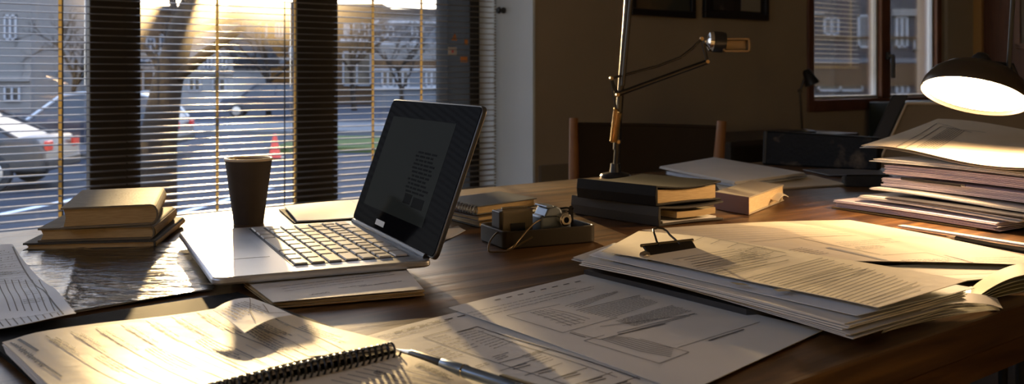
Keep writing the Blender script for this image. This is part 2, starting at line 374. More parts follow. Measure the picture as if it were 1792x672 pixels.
# picture on the wood-panelled right wall
t = thing('framed_picture', 'dark picture with pale mat on the red wood wall behind the bright lamp', 'picture', UN(URW, 2.2, 1.06), 'framed pictures')
pn0, pn1, pz0, pz1 = 2.03, 2.56, 1.12, 1.75
f = MB()
for a, b, c, d in ((pn0, pn1, pz0, pz0 + .03), (pn0, pn1, pz1 - .03, pz1), (pn0, pn0 + .03, pz0, pz1), (pn1 - .03, pn1, pz0, pz1)): f.ubox(URW - .025, URW, a, b, c, d)
f.build('frame', windowwood, t)
m = MB(); m.ubox(URW - .012, URW - .002, pn0 + .03, pn1 - .03, pz0 + .03, pz1 - .03); m.build('mat_board', mat('art_mat_dark', (.16, .14, .11), .7), t)
m = MB(); m.ubox(URW - .015, URW - .011, pn0 + .12, pn1 - .12, pz0 + .12, pz1 - .1); m.build('print', artgrey, t)

# ---------------------------------------------------------------- desk
DU0, DU1, DN0, DN1 = -.55, 2.12, .4123, 1.502
dk = thing('desk', 'large dark brown wooden desk covered with papers', 'desk', UN((DU0 + DU1) / 2, (DN0 + DN1) / 2, 0))
m = MB(); m.ubox(DU0, DU1, DN0, DN1, DESK - .032, DESK); m.build('tabletop', deskwood, dk, bevel=.003)
m = MB(); m.ubox(DU0 + .08, DU1 - .08, DN0 + .10, DN0 + .125, DESK - .12, DESK - .032); m.ubox(DU0 + .08, DU1 - .08, DN1 - .125, DN1 - .10, DESK - .12, DESK - .032)
m.ubox(DU0 + .08, DU0 + .105, DN0 + .125, DN1 - .125, DESK - .12, DESK - .032); m.ubox(DU1 - .105, DU1 - .08, DN0 + .125, DN1 - .125, DESK - .12, DESK - .032)
m.build('apron', deskwood, dk)
for uu in (DU0 + .08, DU1 - .15):
    for nn in (DN0 + .1, DN1 - .17):
        m = MB(); m.ubox(uu, uu + .07, nn, nn + .07, 0, DESK - .032); m.build('leg', deskwood, dk, bevel=.004)

# ---------------------------------------------------------------- sheets with print
class Sheet:
    """a sheet of paper between four points (s0t0, s1t0, s1t1, s0t1) with a relief; ink is laid on it in photograph coordinates or in (s,t)"""
    def __init__(self, corners, relief=None, th=.0004, ns=18, nt=18, clear=.0004):
        self.c = [P(*c) if not isinstance(c, Vector) else c for c in corners]; self.relief = relief or (lambda s, t: 0)
        self.mb = MB(); self.clear = clear
        self.ls = ((self.c[1] - self.c[0]).length + (self.c[2] - self.c[3]).length) / 2
        self.lt = ((self.c[3] - self.c[0]).length + (self.c[2] - self.c[1]).length) / 2
        self.mb.grid(self.at, ns, nt, th)
        if self.mb.v:   # keep the top face up
            a, b = self.c[1] - self.c[0], self.c[3] - self.c[0]
            if a.cross(b).z < 0: self.mb.f = [f[::-1] for f in self.mb.f]
    def at(self, s, t):
        c = self.c; p = c[0] * ((1 - s) * (1 - t)) + c[1] * (s * (1 - t)) + c[2] * (s * t) + c[3] * ((1 - s) * t)
        r = self.relief(s, t)
        return p + (r if isinstance(r, Vector) else Z * r)
    def inv(self, px, py):
        s = t = .5
        for _ in range(12):
            x, y = proj(self.at(s, t)); e = 1e-3
            xs, ys = proj(self.at(s + e, t)); xt, yt = proj(self.at(s, t + e))
            a, b, c, d = (xs - x) / e, (xt - x) / e, (ys - y) / e, (yt - y) / e
            det = a * d - b * c
            if abs(det) < 1e-6: break
            dx, dy = px - x, py - y
            s += max(-.5, min(.5, (d * dx - b * dy) / det)); t += max(-.5, min(.5, (a * dy - c * dx) / det))
        return s, t
    def stroke(self, pts, w=.0006, mi=1, step=.01):
        """polyline in (s,t), width in metres"""
        w = w * 1.5
        for i in range(len(pts) - 1):
            (s0, t0), (s1, t1) = pts[i], pts[i + 1]
            dx, dy = (s1 - s0) * self.ls, (t1 - t0) * self.lt; l = math.hypot(dx, dy); 
            if l < 1e-6: continue
            ox, oy = -dy / l * w / 2 / self.ls, dx / l * w / 2 / self.lt
            k = max(1, int(l / step)); vs = []
            for j in range(k + 1):
                q = j / k; s, t = lerp(s0, s1, q), lerp(t0, t1, q)
                for g in (1, -1):
                    a, b = s + ox * g, t + oy * g
                    if not (0.004 < a < .996 and .004 < b < .996): a, b = min(.996, max(.004, a)), min(.996, max(.004, b))
                    vs.append(self.at(a, b) + Z * self.clear)
            self.mb.add(vs, [(2 * j, 2 * j + 1, 2 * j + 3, 2 * j + 2) for j in range(k)], mi)
        return self
    def pl(self, pix, w=.0006, mi=1):
        return self.stroke([self.inv(*p) for p in pix], w, mi)
    def fill(self, pix, mi=1, k=6):
        q = [self.inv(*p) for p in pix]
        def fn(a, b):
            s = (q[0][0] * (1 - a) + q[1][0] * a) * (1 - b) + (q[3][0] * (1 - a) + q[2][0] * a) * b
            t = (q[0][1] * (1 - a) + q[1][1] * a) * (1 - b) + (q[3][1] * (1 - a) + q[2][1] * a) * b
            return self.at(s, t) + Z * self.clear * .8
        self.mb.grid(fn, k, k, 0, mi); return self
    def word(self, s, t, ds, dt, l, a, w, mi=1):
        """a scribbled word: zigzag of length l, height a (metres) from (s,t) along unit (ds,dt) in metres"""
        n = max(2, int(l / (a * .75))); pts = []
        for i in range(n + 1):
            q = i / n * l; o = (R.uniform(.2, .6) if i % 2 else -R.uniform(.2, .6)) * a
            x, y = ds * q - dt * o, dt * q + ds * o
            pts.append((s + x / self.ls, t + y / self.lt))
        self.stroke(pts, w, mi)
    def text(self, quad, lines, a=.0016, w=.0005, fillp=.9, ragged=.3, mi=1, skip=.0, gap=None):
        """lines of scribble inside a photo-space quad: q0->q1 is the reading direction, q0->q3 goes down the page"""
        q = [self.inv(*p) for p in quad]
        for i in range(lines):
            if R.random() < skip: continue
            b = (i + .5) / lines
            s0, t0 = lerp(q[0][0], q[3][0], b), lerp(q[0][1], q[3][1], b); s1, t1 = lerp(q[1][0], q[2][0], b), lerp(q[1][1], q[2][1], b)
            dx, dy = (s1 - s0) * self.ls, (t1 - t0) * self.lt; l = math.hypot(dx, dy); dx /= l; dy /= l
            l *= fillp * (1 - R.random() * ragged); p = 0
            while p < l:
                wl = min(R.uniform(3, 9) * a, l - p)
                if wl > a: self.word(s0 + dx * p / self.ls, t0 + dy * p / self.lt, dx, dy, wl, a, w, mi)
                p += wl + (gap or a * 1.1)
        return self
    def rules(self, quad, n, w=.0005, mi=1, jitter=0.0):
        q = [self.inv(*p) for p in quad]
        for i in range(n):
            b = i / max(1, n - 1)
            A = (lerp(q[0][0], q[3][0], b), lerp(q[0][1], q[3][1], b)); B = (lerp(q[1][0], q[2][0], b), lerp(q[1][1], q[2][1], b))
            f0, f1 = R.random() * jitter, 1 - R.random() * jitter
            self.stroke([(lerp(A[0], B[0], f0), lerp(A[1], B[1], f0)), (lerp(A[0], B[0], f1), lerp(A[1], B[1], f1))], w, mi)
        return self
    def build(self, name, mats, parent=None): return self.mb.build(name, mats, parent, smooth=40)
def wav(a, ks, kt, ph=0, b=0): return lambda s, t: a * math.sin(ks * s * math.pi + kt * t * math.pi + ph) + b
PM = [paper, ink, inkgrey, inkred]

# ---- two printed sheets in the foreground
c0, c1, c2 = P(785, 540, .002), P(1030, 481, .002), P(1440, 580, .002); c3 = P(1200, 690, .002)
def relA(s, t): return .0008 * math.exp(-((t - 1) / .25) ** 2) * s + .0008 * math.sin(3.1 * t + 1.2 * s) + .0010
S = Sheet([c0, c1, c2, c3], relA, ns=26, nt=30)
for k in range(8): S.pl([(866 + k * 20, 526 - k * 4.5), (876 + k * 20, 523.6 - k * 4.5)], .0014)
S.text([(800, 550), (1046, 494), (1046, 506), (810, 566)], 3, .0014, .00045, 1, .35)
S.text([(985, 536), (1082, 507), (1082, 512), (1016, 540)], 4, .0011, .0004, 1, .2)
S.pl([(1008, 544), (1120, 517)], .0006)
S.text([(1012, 545), (1118, 519), (1156, 529), (1070, 558)], 9, .0010, .0004, 1, .05)
S.text([(1076, 562), (1176, 534), (1216, 544), (1110, 571)], 9, .0010, .0004, 1, .05)
S.pl([(1050, 572), (1220, 550)], .0005); S.pl([(1080, 583), (1216, 549)], .0006); S.pl([(1082, 586), (1164, 567)], .0011)
S.pl([(887, 553), (980, 533)], .0005); S.pl([(887, 553), (985, 583), (1080, 556)], .0005); S.pl([(998, 581), (1050, 595), (1208, 553)], .0005)
S.text([(926, 546), (950, 541), (1040, 566), (990, 573)], 6, .0009, .0004, 1, .2)
for k in range(5): S.pl([(928 + k * 8, 547 - k * 1.5), (960 + k * 9, 556 - k * 2), (1000 + k * 8, 571 - k * 3)], .0005)
S.pl([(1022, 597), (1154, 637), (1206, 617), (1120, 594)], .0005); S.pl([(1022, 597), (1058, 587)], .0005)
for k in range(6): S.pl([(1052 + k * 4, 594 - k), (1070 + k * 7, 600 - k * 1.5), (1120 + k * 6, 615 - k * 2), (1174 + k, 625 - k * 3)], .0006)
S.pl([(1186, 609), (1330, 564)], .0005); S.pl([(1240, 597), (1302, 577)], .0011)
S.pl([(997, 583), (1025, 591)], .0009)
tag(S.build('printed_sheet', PM), 'white printed form with diagrams and dense text blocks, lying flat at the desk front', 'paper sheet', 'loose printed sheets at the desk front')
S = Sheet([P(606, 600, .001), P(960, 505, .001), P(1300, 625, .001), P(900, 800, .001)], wav(.0008, 2, 2, 0, .0009), ns=22, nt=22, clear=.0003)
for k in range(9): S.pl([(690 + k * 22, 583 - k * 5.6), (704 + k * 22, 579.5 - k * 5.6)], .0013)
S.text([(655, 589), (800, 551), (812, 561), (690, 594)], 3, .0013, .00045, 1, .3)
S.pl([(740, 590), (790, 577)], .0006); S.pl([(740, 590), (872, 636), (960, 612)], .0006); S.pl([(800, 582), (835, 572), (1120, 664)], .0011); S.pl([(836, 579), (1080, 661)], .0005)
S.text([(792, 582), (830, 573), (905, 598), (868, 612)], 10, .0009, .0004, 1, .3)
S.text([(752, 591), (784, 583), (846, 606), (815, 616)], 7, .001, .00045, 1, .4); S.text([(740, 612), (770, 604), (815, 622), (782, 632)], 5, .0012, .0005, 1, .3)
S.text([(860, 624), (888, 616), (900, 622), (872, 632)], 3, .0012, .0005, 1, .3); S.text([(830, 640), (852, 634), (860, 638), (838, 645)], 2, .0012, .0005, 1, .3)
S.text([(910, 622), (944, 612), (985, 626), (950, 638)], 6, .0010, .0004, 1, .4)
for i in range(5):
    x = 900 + i * 44; y = 634 + i * 8
    S.pl([(x - 8, y + 10), (x + 22, y + 2)], .0009); S.pl([(x - 2, y + 13), (x + 28, y + 5)], .0009); S.pl([(x + 40, y - 6), (x - 26, y + 16)], .0005)
S.text([(870, 676), (900, 664), (960, 680), (930, 695)], 4, .0022, .0007, 1, .3)
S.pl([(872, 636), (1010, 680)], .0006)
tag(S.build('printed_sheet', PM), 'white printed form under the ballpoint pen, partly covered by the diagram sheet', 'paper sheet', 'loose printed sheets at the desk front')

# ---- pen in the foreground
a, b = P(693, 611, .006), P(905, 679, .009); d = (b - a).normalized()
t = thing('ballpoint_pen', 'black and steel blue pen lying on the printed form at the desk front', 'pen', a)
L = (b - a).length; pt = lambda x: a + d * x
m = MB(); m.tube([pt(0), pt(.006), pt(.020)], [.0004, .0010, .0032], 14); m.build('tip', steel, t, smooth=40)
m = MB(); m.tube([pt(.020), pt(.022), pt(L * .42)], [.0034, .0040, .0042], 16); m.build('grip', black, t, smooth=40)
m = MB(); m.tube([pt(L * .42), pt(L * .425), pt(L * .62), pt(L * .625), pt(L)], [.0042, .0045, .0046, .0043, .0043], 16); m.build('barrel', mat('pen_blue_metal', (.25, .31, .38), .3, metal=.7), t, smooth=40)
m = MB(); m.tube([pt(L * .60), pt(L * .612)], .0050, 16); m.build('ring', chrome, t, smooth=40)
up = Z - d * d.z; m = MB(); m.box(pt(L * .90) + up * .0055, d * .04, d.cross(Z).normalized() * .0035, up * .0012); m.build('clip', black, t)

# ---- spiral notebook, black back cover, bottom left
nb = thing('spiral_notebook', 'open spiral notebook with pencilled pages and black cover at bottom left', 'notebook', P(350, 620, 0))
S = Sheet([P(-40, 581, .006), P(415, 511, .006), P(692, 612, .006), P(150, 740, .006)], lambda s, t: 0, th=.003); S.build('cover', [mat('cover_black', (.010, .010, .011), .75, spec=.04, noise=((.03, .03, .03), 60, .6, .8))], nb)
def relN(s, t): return .0045 * t * t - .0022 * math.sin(math.pi * t) * (.5 + .5 * s) + .0006 * math.sin(2.2 * math.pi * t + 2 * s) - .003 * math.exp(-(s / .07) ** 2) + .0012 * math.sin(7 * s + 3 * t)
def page_stack(cs, k, rel, name='page_block'):
    mb = MB()
    for i in range(k):
        j = [c + V((R.uniform(-.002, .002), R.uniform(-.002, .002), -.0011 * (i + 1))) for c in cs]
        q = Sheet(j, rel, th=.0007, ns=14, nt=8); b0 = len(mb.v); mb.v += q.mb.v; mb.f += [[b0 + z for z in f] for f in q.mb.f]; mb.m += q.mb.m
    return mb
cs = [P(4, 592, .013), P(452, 529, .013), P(688, 609, .013), P(150, 730, .013)]
page_stack(cs, 5, relN).build('page_block', paper, nb, smooth=40)
S = Sheet(cs, relN, ns=26, nt=20)
S.pl([(12, 597), (440, 530)], .0004, 2)
S.pl([(18, 600), (108, 660)], .0010); S.pl([(32, 594), (66, 615)], .0016); S.text([(26, 600), (60, 622), (54, 626), (22, 604)], 1, .003, .0008, 1, 0); S.text([(38, 610), (80, 640), (74, 644), (32, 614)], 1, .003, .0009, 1, 0)
for i in range(9):
    x = 80 + i * 44; y = 588 - i * 7.2
    S.pl([(x, y), (x + 90 + i * 4, y + 58), (x + 190 + i * 3, y + 105)], .0007)
    S.text([(x + 20, y + 2), (x + 85, y + 40), (x + 70, y + 46), (x + 5, y + 8)], 3, .0020, .0006, 1, .5)
    if i % 2: S.text([(x + 60, y + 36), (x + 135, y + 76), (x + 110, y + 84), (x + 40, y + 44)], 4, .0017, .0006, 1, .4)
S.text([(430, 545), (520, 590), (500, 598), (410, 552)], 5, .0017, .0006, 1, .4); S.text([(540, 568), (620, 596), (600, 602), (520, 574)], 4, .0017, .0006, 1, .4)
S.fill([(510, 610), (545, 613), (572, 622), (540, 624)], 3)
for i in range(10): S.pl([(250 + i * 30, 640 - i * 6), (330 + i * 28, 672 - i * 6)], .0004, 2)
S.build('page', [cream, ink, inkgrey, inkred], nb)
def relN2(s, t): return .003 * math.sin(math.pi * min(1, .15 + t)) + .001 * math.sin(6 * s)
cs = [P(150, 741, .010), P(698, 619, .010), P(870, 690, .010), P(520, 840, .010)]
page_stack(cs, 3, relN2).build('page_block', paper, nb, smooth=40)
S = Sheet(cs, relN2, ns=20, nt=14)
for i in range(7):
    x = 640 + i * 14 - 60; S.pl([(x, 640 + 26 - i * 5), (x + 60, 660 - i * 5 + 20), (x + 130, 690 - i * 4)], .0006)
S.text([(660, 648), (700, 661), (694, 668), (652, 654)], 3, .0018, .0006, 1, .2); S.text([(735, 636), (800, 664), (790, 668), (725, 641)], 4, .0014, .0005, 1, .2)
S.build('page', [cream, ink, inkgrey, inkred], nb)
a, b = P(330, 697, .0150), P(692, 612, .0150); L = (b - a).length; d = (b - a).normalized(); sd = d.cross(Z).normalized()
pts = []; turns = 30
for i in range(turns * 14 + 1):
    q = i / 14 * 2 * math.pi; pts.append(a + d * (L * i / (turns * 14)) + sd * math.cos(q) * .0068 + Z * (math.sin(q) * .0060))
m = MB(); m.tube(pts, .00085, 6); m.build('spiral_wire', black, nb, smooth=60)
# the curled loose sheet on the notebook
S = Sheet([P(372, 540, .022), P(438, 519, .024), P(512, 549, .021), P(428, 580, .023)], lambda s, t: .003 * math.sin(math.pi * s) - .004 * (t - .5) ** 2, ns=12, nt=12)
S.text([(430, 528), (485, 548), (430, 572), (385, 545)], 8, .0015, .0006, .9, .4); S.pl([(436, 520), (437, 545), (447, 562)], .0006); S.pl([(460, 533), (470, 548), (500, 548)], .0006)
tag(S.build('loose_page', [bluep, ink, inkgrey, inkred]), 'small curled page in shade on the far corner of the spiral notebook', 'paper sheet')

# ---- printed table sheet and plastic sleeve at left
t = thing('plastic_sleeve', 'shiny clear plastic sleeve with papers in front of the left books', 'plastic sleeve', P(200, 480, 0))
cs = [P(40, 446, .001), P(322, 428, .001), P(372, 508, .001), P(0, 569, .001)]
S = Sheet(cs, wav(.0006, 2, 3, 0, .001), ns=16, nt=16)
S.fill([(60, 445), (160, 438), (146, 455), (50, 462)], 2); S.fill([(165, 446), (320, 436), (322, 446), (160, 458)], 3); S.fill([(80, 462), (150, 452), (138, 500), (104, 505)], 4)
S.pl([(60, 508), (360, 480)], .0006); S.text([(100, 520), (350, 494), (352, 508), (80, 545)], 4, .0014, .0005, 1, .4); S.text([(180, 455), (300, 446), (300, 480), (170, 492)], 8, .0012, .0004, .9, .4)
S.build('insert_sheet', [mat('insert_print', (.78, .79, .80), .5, noise=((.45, .47, .52), 7, .5, .75)), ink, mat('ins_dark', (.16, .18, .24), .4), inkblue, mat('ins_grey', (.30, .31, .34), .4)], t)
def relP(s, t): return .003 + .0009 * math.sin(9 * s + 4 * t) * math.sin(5 * t + 1.5) + .0010 * math.sin(17 * s - 9 * t) * t * (1 - t) + .0016 * math.exp(-((s - .36 + .1 * t) / .03) ** 2)
S = Sheet([P(36, 444, .001), P(326, 427, .001), P(376, 509, .001), P(-6, 571, .001)], relP, th=.0003, ns=60, nt=50); S.build('plastic_film', [film], t)
S = Sheet([P(-170, 445, .013), P(22, 428, .013), P(133, 556, .011), P(-60, 582, .011)], lambda s, t: .004 * math.sin(3 * s + 5 * t) * s + .003 * math.exp(-((t - .75) / .1) ** 2), ns=24, nt=24)
for i in range(5):
    y = 440 + i * 12
    S.text([(-10, y), (18 + i * 6, y - 4), (20 + i * 6, y + 3), (-10, y + 8)], 2, .003, .0005, 1, .1)
    S.pl([(-10, y + 9), (26 + i * 8, y + 4)], .0005)
S.pl([(22, 432), (62, 500), (112, 552)], .0010); S.text([(-10, 478), (46, 472), (48, 478), (-10, 484)], 2, .004, .001, 1, 0, mi=2)
for i in range(7): S.pl([(i * 12 - 4, 490), (i * 13 + 18, 545)], .0006)
for i in range(3): S.text([(40, 496 + i * 14), (66 + i * 6, 492 + i * 14), (68 + i * 6, 500 + i * 14), (42, 505 + i * 14)], 3, .0017, .0005, 1, .1)
for i in range(9): S.pl([(i * 13 - 4, 560 - i * 1.5), (i * 13 + 6, 572 - i * 1.6)], .0007)
S.pl([(-10, 562), (112, 545)], .0005)
tag(S.build('printed_sheet', [bluep, ink, inkgrey]), 'bluish sheet of printed tables and charts at the left edge, over the plastic sleeve', 'paper sheet')

# ---------------------------------------------------------------- books
def book(fl, fr, h0, th, depth, label, cloth, nm='book', group=None, skew=0.0, cat='book', lift=0.0):
    """lying book; fl, fr = desk points of its near short edge; the spine is on the right"""
    a, b = V(fl), V(fr); a.z = b.z = DESK + h0; w = (b - a).length; x = (b - a).normalized(); y = Z.cross(x)
    y = (y + x * skew).normalized()
    t = thing(nm, label, cat, (a + b) / 2, group); bt = .0022; m = MB(); k = 8
    sec = [(0, 0), (w - th * .3, 0)]
    outer = [(0, 0)] + [(w - th * .35 + math.sin(i / k * math.pi) * th * .35, th / 2 - math.cos(i / k * math.pi) * th / 2) for i in range(k + 1)] + [(0, th)]
    inner = [(0, th - bt)] + [(w - th * .35 + math.sin(i / k * math.pi) * (th * .35 - bt), th / 2 + math.cos(i / k * math.pi) * (th / 2 - bt)) for i in range(k + 1)] + [(0, bt)]
    poly = outer + inner; n = len(outer)
    vs = [a + x * p + Z * q for p, q in poly] + [a + x * p + Z * q + y * depth for p, q in poly]; T = len(poly)
    fs = []
    for i in range(T): j = (i + 1) % T; fs.append((i, j, T + j, T + i))
    for i in range(n - 1):
        fs.append((i, T - 1 - i, T - 2 - i, i + 1)); fs.append((T + i, T + i + 1, 2 * T - 2 - i, 2 * T - 1 - i))
    m.add(vs, fs); m.build('cover', cloth, t, smooth=35)
    m = MB(); p0 = a + x * .003 + y * .003 + Z * (bt + .0003)
    pw = w - th * .35 + th * .1
    pr = [(0, 0), (pw, 0), (pw + th * .12, th * .25), (pw + th * .14, th * .5 - bt), (pw + th * .12, th * .75 - 2 * bt), (pw, th - 2 * bt - .0006), (0, th - 2 * bt - .0006), (.0025, th * .5 - bt)]
    m.prism([p0 + x * q + Z * r for q, r in pr], y * (depth - .006)); m.build('page_block', pages, t, smooth=35)
    return t
g = 'books stacked by the window'
book(P(40, 443), P(272, 437), .0015, .0105, .20, 'thin dark book at the bottom of the left stack', bookdark, group=g)
book(P(66, 424, .012), P(271, 418, .012), .012, .017, .175, 'tan clothbound book in the middle of the left stack', bookcloth2, group=g)
book(P(106, 402, .029), P(277, 393, .029), .0295, .026, .195, 'thick tan clothbound book on top of the left stack', bookcloth, group=g, skew=.08)

# ---------------------------------------------------------------- laptop
LH, LB = .0178, .0078
A, B_, Cc, D = P(303, 405, LH), P(382, 487, LH), P(757, 455, LH), P(622, 386, LH)
xa = ((B_ - A) + (Cc - D)) / 2; xb = ((D - A) + (Cc - B_)) / 2; la, lb = xa.length, xb.length
xa.normalize(); xb.normalize(); mid = (xa + xb).normalized(); ang = math.acos(max(-1, min(1, xa.dot(xb))))
rot = (math.pi / 2 - ang) / 2; sg = 1 if xa.cross(xb).z > 0 else -1
xa = Matrix.Rotation(-rot * sg, 3, 'Z') @ xa; xb = Matrix.Rotation(rot * sg, 3, 'Z') @ xb
ctr = (A + B_ + Cc + D) / 4; ctr.z = DESK + LH; O = ctr - xa * la / 2 - xb * lb / 2      # corner A
lp = thing('laptop', 'open silver laptop with black glossy screen beside the paper cup', 'laptop', V((ctr.x, ctr.y, DESK + LH - LB)))
def LP(s, t, z=0.0): return O + xa * (la * s) + xb * (lb * t) + Z * z
def rrect(cx, cy, hx, hy, r, k=5):
    pts = []
    for qx, qy, q0 in ((1, 1, 0), (-1, 1, 1), (-1, -1, 2), (1, -1, 3)):
        for i in range(k + 1):
            an = (q0 + i / k) * math.pi / 2; pts.append((cx + qx * (hx - r) + math.cos(an) * r, cy + qy * (hy - r) + math.sin(an) * r))
    return pts
m = MB(); m.prism([O + xa * p + xb * q - Z * LB for p, q in rrect(la / 2, lb / 2, la / 2, lb / 2, .012)], Z * LB); base = m.build('base', alu, lp, bevel=.0025, smooth=40)
kt0, kt1, ks0, ks1 = .37, .93, .05, .90
m = MB(); m.prism([LP(ks0, kt0), LP(ks1, kt0), LP(ks1, kt1), LP(ks0, kt1)], Z * .0004); kb = m.build('keyboard', keydark, lp)
m = MB(); rows = 7; gap = .0032
for r in range(rows):
    t0 = lerp(kt0, kt1, (r + .08) / rows) ; t1 = lerp(kt0, kt1, (r + 1) / rows)
    ws = [1] * 9 if r else [1.3, 1, 1, 3.2, 1, 1, 1]
    if r == 5: ws = [1] * 14
    if r in (2, 3): ws = [1.5] + [1] * 7 + [1.6]
    tot = sum(ws); p = 0
    for w_ in ws:
        s0, s1 = lerp(ks0, ks1, p / tot), lerp(ks0, ks1, (p + w_) / tot); p += w_
        o = LP(s0, t0, .0005) + xa * gap + xb * gap / 2
        ax, bx = xa * (la * (s1 - s0) - gap * 1.9), xb * (lb * (t1 - t0) - gap); c_ = Z * .0016; i_ = .0006
        m.hexa([o, o + ax, o + ax + bx, o + bx, o + xa * i_ + xb * i_ + c_, o + ax - xa * i_ + xb * i_ + c_, o + ax + bx - xa * i_ - xb * i_ + c_, o + bx + xa * i_ - xb * i_ + c_])
m.build('keys', keycap, kb)
m = MB(); m.prism([LP(.30, .05), LP(.70, .05), LP(.70, .32), LP(.30, .32)], Z * .0003); m.build('trackpad', mat('trackpad', (.55, .56, .58), .32, metal=.6), lp)
# lid: hinge along t=1
top = (at(688, 173, 1) + 0 * Z)
hl = LP(0, .985, .002); dx = (688 - CX) / F
tt = (dx * hl.y - hl.x) / (xb.x - dx * xb.y); q = hl + xb * tt; zt = EYE - (173 - HZ) / F * q.y
upv = V((q.x, q.y, zt)) - hl; ll = upv.length; upv.normalize(); nv = xa.cross(upv).normalized()
if nv.dot(xb) < 0: nv = -nv       # away from the keyboard
def LD(s, v, w=0.0): return hl + xa * (la * s) + upv * (ll * v) + nv * w
m = MB(); m.prism([hl + xa * p + upv * q for p, q in rrect(la / 2 + .006, ll / 2, la / 2 + .004, ll / 2, .009)], nv * .006); lid = m.build('lid', mat('lid_shell', (.10, .095, .09), .35, metal=.7), lp, bevel=.0015, smooth=40)
m = MB(); m.prism([hl + xa * p + upv * q - nv * .0008 for p, q in rrect(la / 2 + .006, ll / 2, la / 2 + .002, ll / 2 - .002, .008)], nv * .0008); m.build('bezel', screen, lid)
m = MB(); m.prism([LD(.10, .15, -.0010), LD(.84, .15, -.0010), LD(.84, .86, -.0010), LD(.10, .86, -.0010)], nv * .0002)
dsp = m.build('display', screenlit, lid)
m = MB()
for i in range(11):
    v = .62 - i * .028; s0 = .55 + R.uniform(-.02, .02)
    while s0 < .74:
        l_ = R.uniform(.02, .07); m.prism([LD(s0, v, -.0012), LD(s0 + l_, v, -.0012), LD(s0 + l_, v + .014, -.0012), LD(s0, v + .014, -.0012)], nv * .0002); s0 += l_ + .012
m.prism([LD(.56, .26, -.0012), LD(.64, .26, -.0012), LD(.64, .33, -.0012), LD(.56, .33, -.0012)], nv * .0002); m.prism([LD(.66, .25, -.0012), LD(.78, .25, -.0012), LD(.78, .32, -.0012), LD(.66, .32, -.0012)], nv * .0002)
m.build('screen_content', screendk, dsp)
m = MB(); m.tube([LP(.04, .985, .001), LP(.96, .985, .001)], .0042, 12); m.build('hinge', black, lp, smooth=40)
m = MB(); m.prism([LD(.33, .045, -.0012), LD(.44, .045, -.0012), LD(.44, .085, -.0012), LD(.33, .085, -.0012)], nv * .0003); m.build('sticker', mat('pale_sticker', (.55, .54, .52), .4), lid)
for s_ in (.06, .94):
    for t_ in (.06, .94):
        m = MB(); m.lathe([(0, 0), (.006, 0), (.006, .0018), (0, .0018)], LP(s_, t_, -LB - .0015), Z, 12); m.build('rubber_foot', black, lp)

# ---- note pad under the laptop's near edge
pd = thing('note_pad', 'small cream booklet with printed lines, tucked under the laptop near edge', 'note pad', P(600, 510, 0))
cs = [P(430, 492, .008), P(700, 458, .0085), P(741, 506, .0085), P(478, 529, .008)]
lay = MB(); S0 = [c - Z * .0076 for c in cs]
mb = page_stack([c - Z * .0004 for c in cs], 5, lambda s, t: 0); mb.build('page_block', pages, pd)
S = Sheet([c + Z * .0002 for c in cs], lambda s, t: 0, clear=.0003)
S.text([(488, 500), (700, 473), (712, 484), (500, 512)], 3, .0015, .0005, 1, .4, gap=.0012); S.text([(592, 501), (640, 495), (642, 502), (594, 508)], 1, .0018, .0006, 1, 0); S.text([(628, 499), (702, 489), (704, 495), (630, 505)], 1, .0018, .0007, 1, 0)
S.text([(540, 513), (577, 508), (578, 515), (542, 520)], 1, .0030, .0008, 1, 0)
S.build('page', [paper, ink, inkgrey, inkred], pd)
S = Sheet([P(425, 489, .0022), P(690, 456, .0022), P(735, 512, .0022), P(480, 534, .0022)], th=.002); S.build('cover', [bookdark], pd)

# ---- paper cup
cb = P(435, 390, 0); sc = cb.y / F
t = thing('paper_cup', 'dark takeaway paper cup without a lid, standing behind the laptop', 'cup', cb)
hc, r0, r1 = 113 * sc, 25.5 * sc, 40 * sc
m = MB(); m.lathe([(0, .004), (r0 - .002, .004), (r0 - .001, 0), (r0, 0), (r0 + (r1 - r0) * .12, hc * .12), (r0 + (r1 - r0) * .125, hc * .125), (r1, hc - .003), (r1 - .0008, hc - .003), (r1 - .006, hc * .78), (0, hc * .78)], cb, seg=48); m.build('body', cupm, t, smooth=40)
m = MB(); m.lathe([(r1 - .0006 + .0022 * math.cos(q / 12 * 2 * math.pi), hc - .001 + .0022 * math.sin(q / 12 * 2 * math.pi)) for q in range(13)], cb, seg=48); m.build('rim', cuprim, t, smooth=60)
m = MB(); m.lathe([(0, 0), (r1 - .005, 0)], cb + Z * (hc * .86), seg=48); m.build('coffee', coffee, t)

# ---- papers behind the laptop
gp = 'papers between the cup and the laptop screen'
S = Sheet([P(488, 366, .002), P(600, 354, .002), P(640, 384, .002), P(516, 390, .002)], th=.0015); tag(S.build('notebook_cover', [bookdark]), 'thin dark folder under the blank sheet behind the laptop', 'folder', gp)
S = Sheet([P(497, 360, .006), P(612, 350, .006), P(650, 378, .006), P(520, 386, .006)], wav(.0008, 1, 1), th=.0015); tag(S.build('blank_pad', [bluep]), 'blank white pad lying between the cup and the laptop screen', 'note pad', gp)
S = Sheet([P(760, 412, .001), P(802, 396, .001), P(815, 404, .001), P(770, 425, .001)], wav(.001, 1, 1, 0, .001)); tag(S.build('paper_slip', [paper]), 'small white paper slip on the desk behind the laptop hinge', 'paper slip')

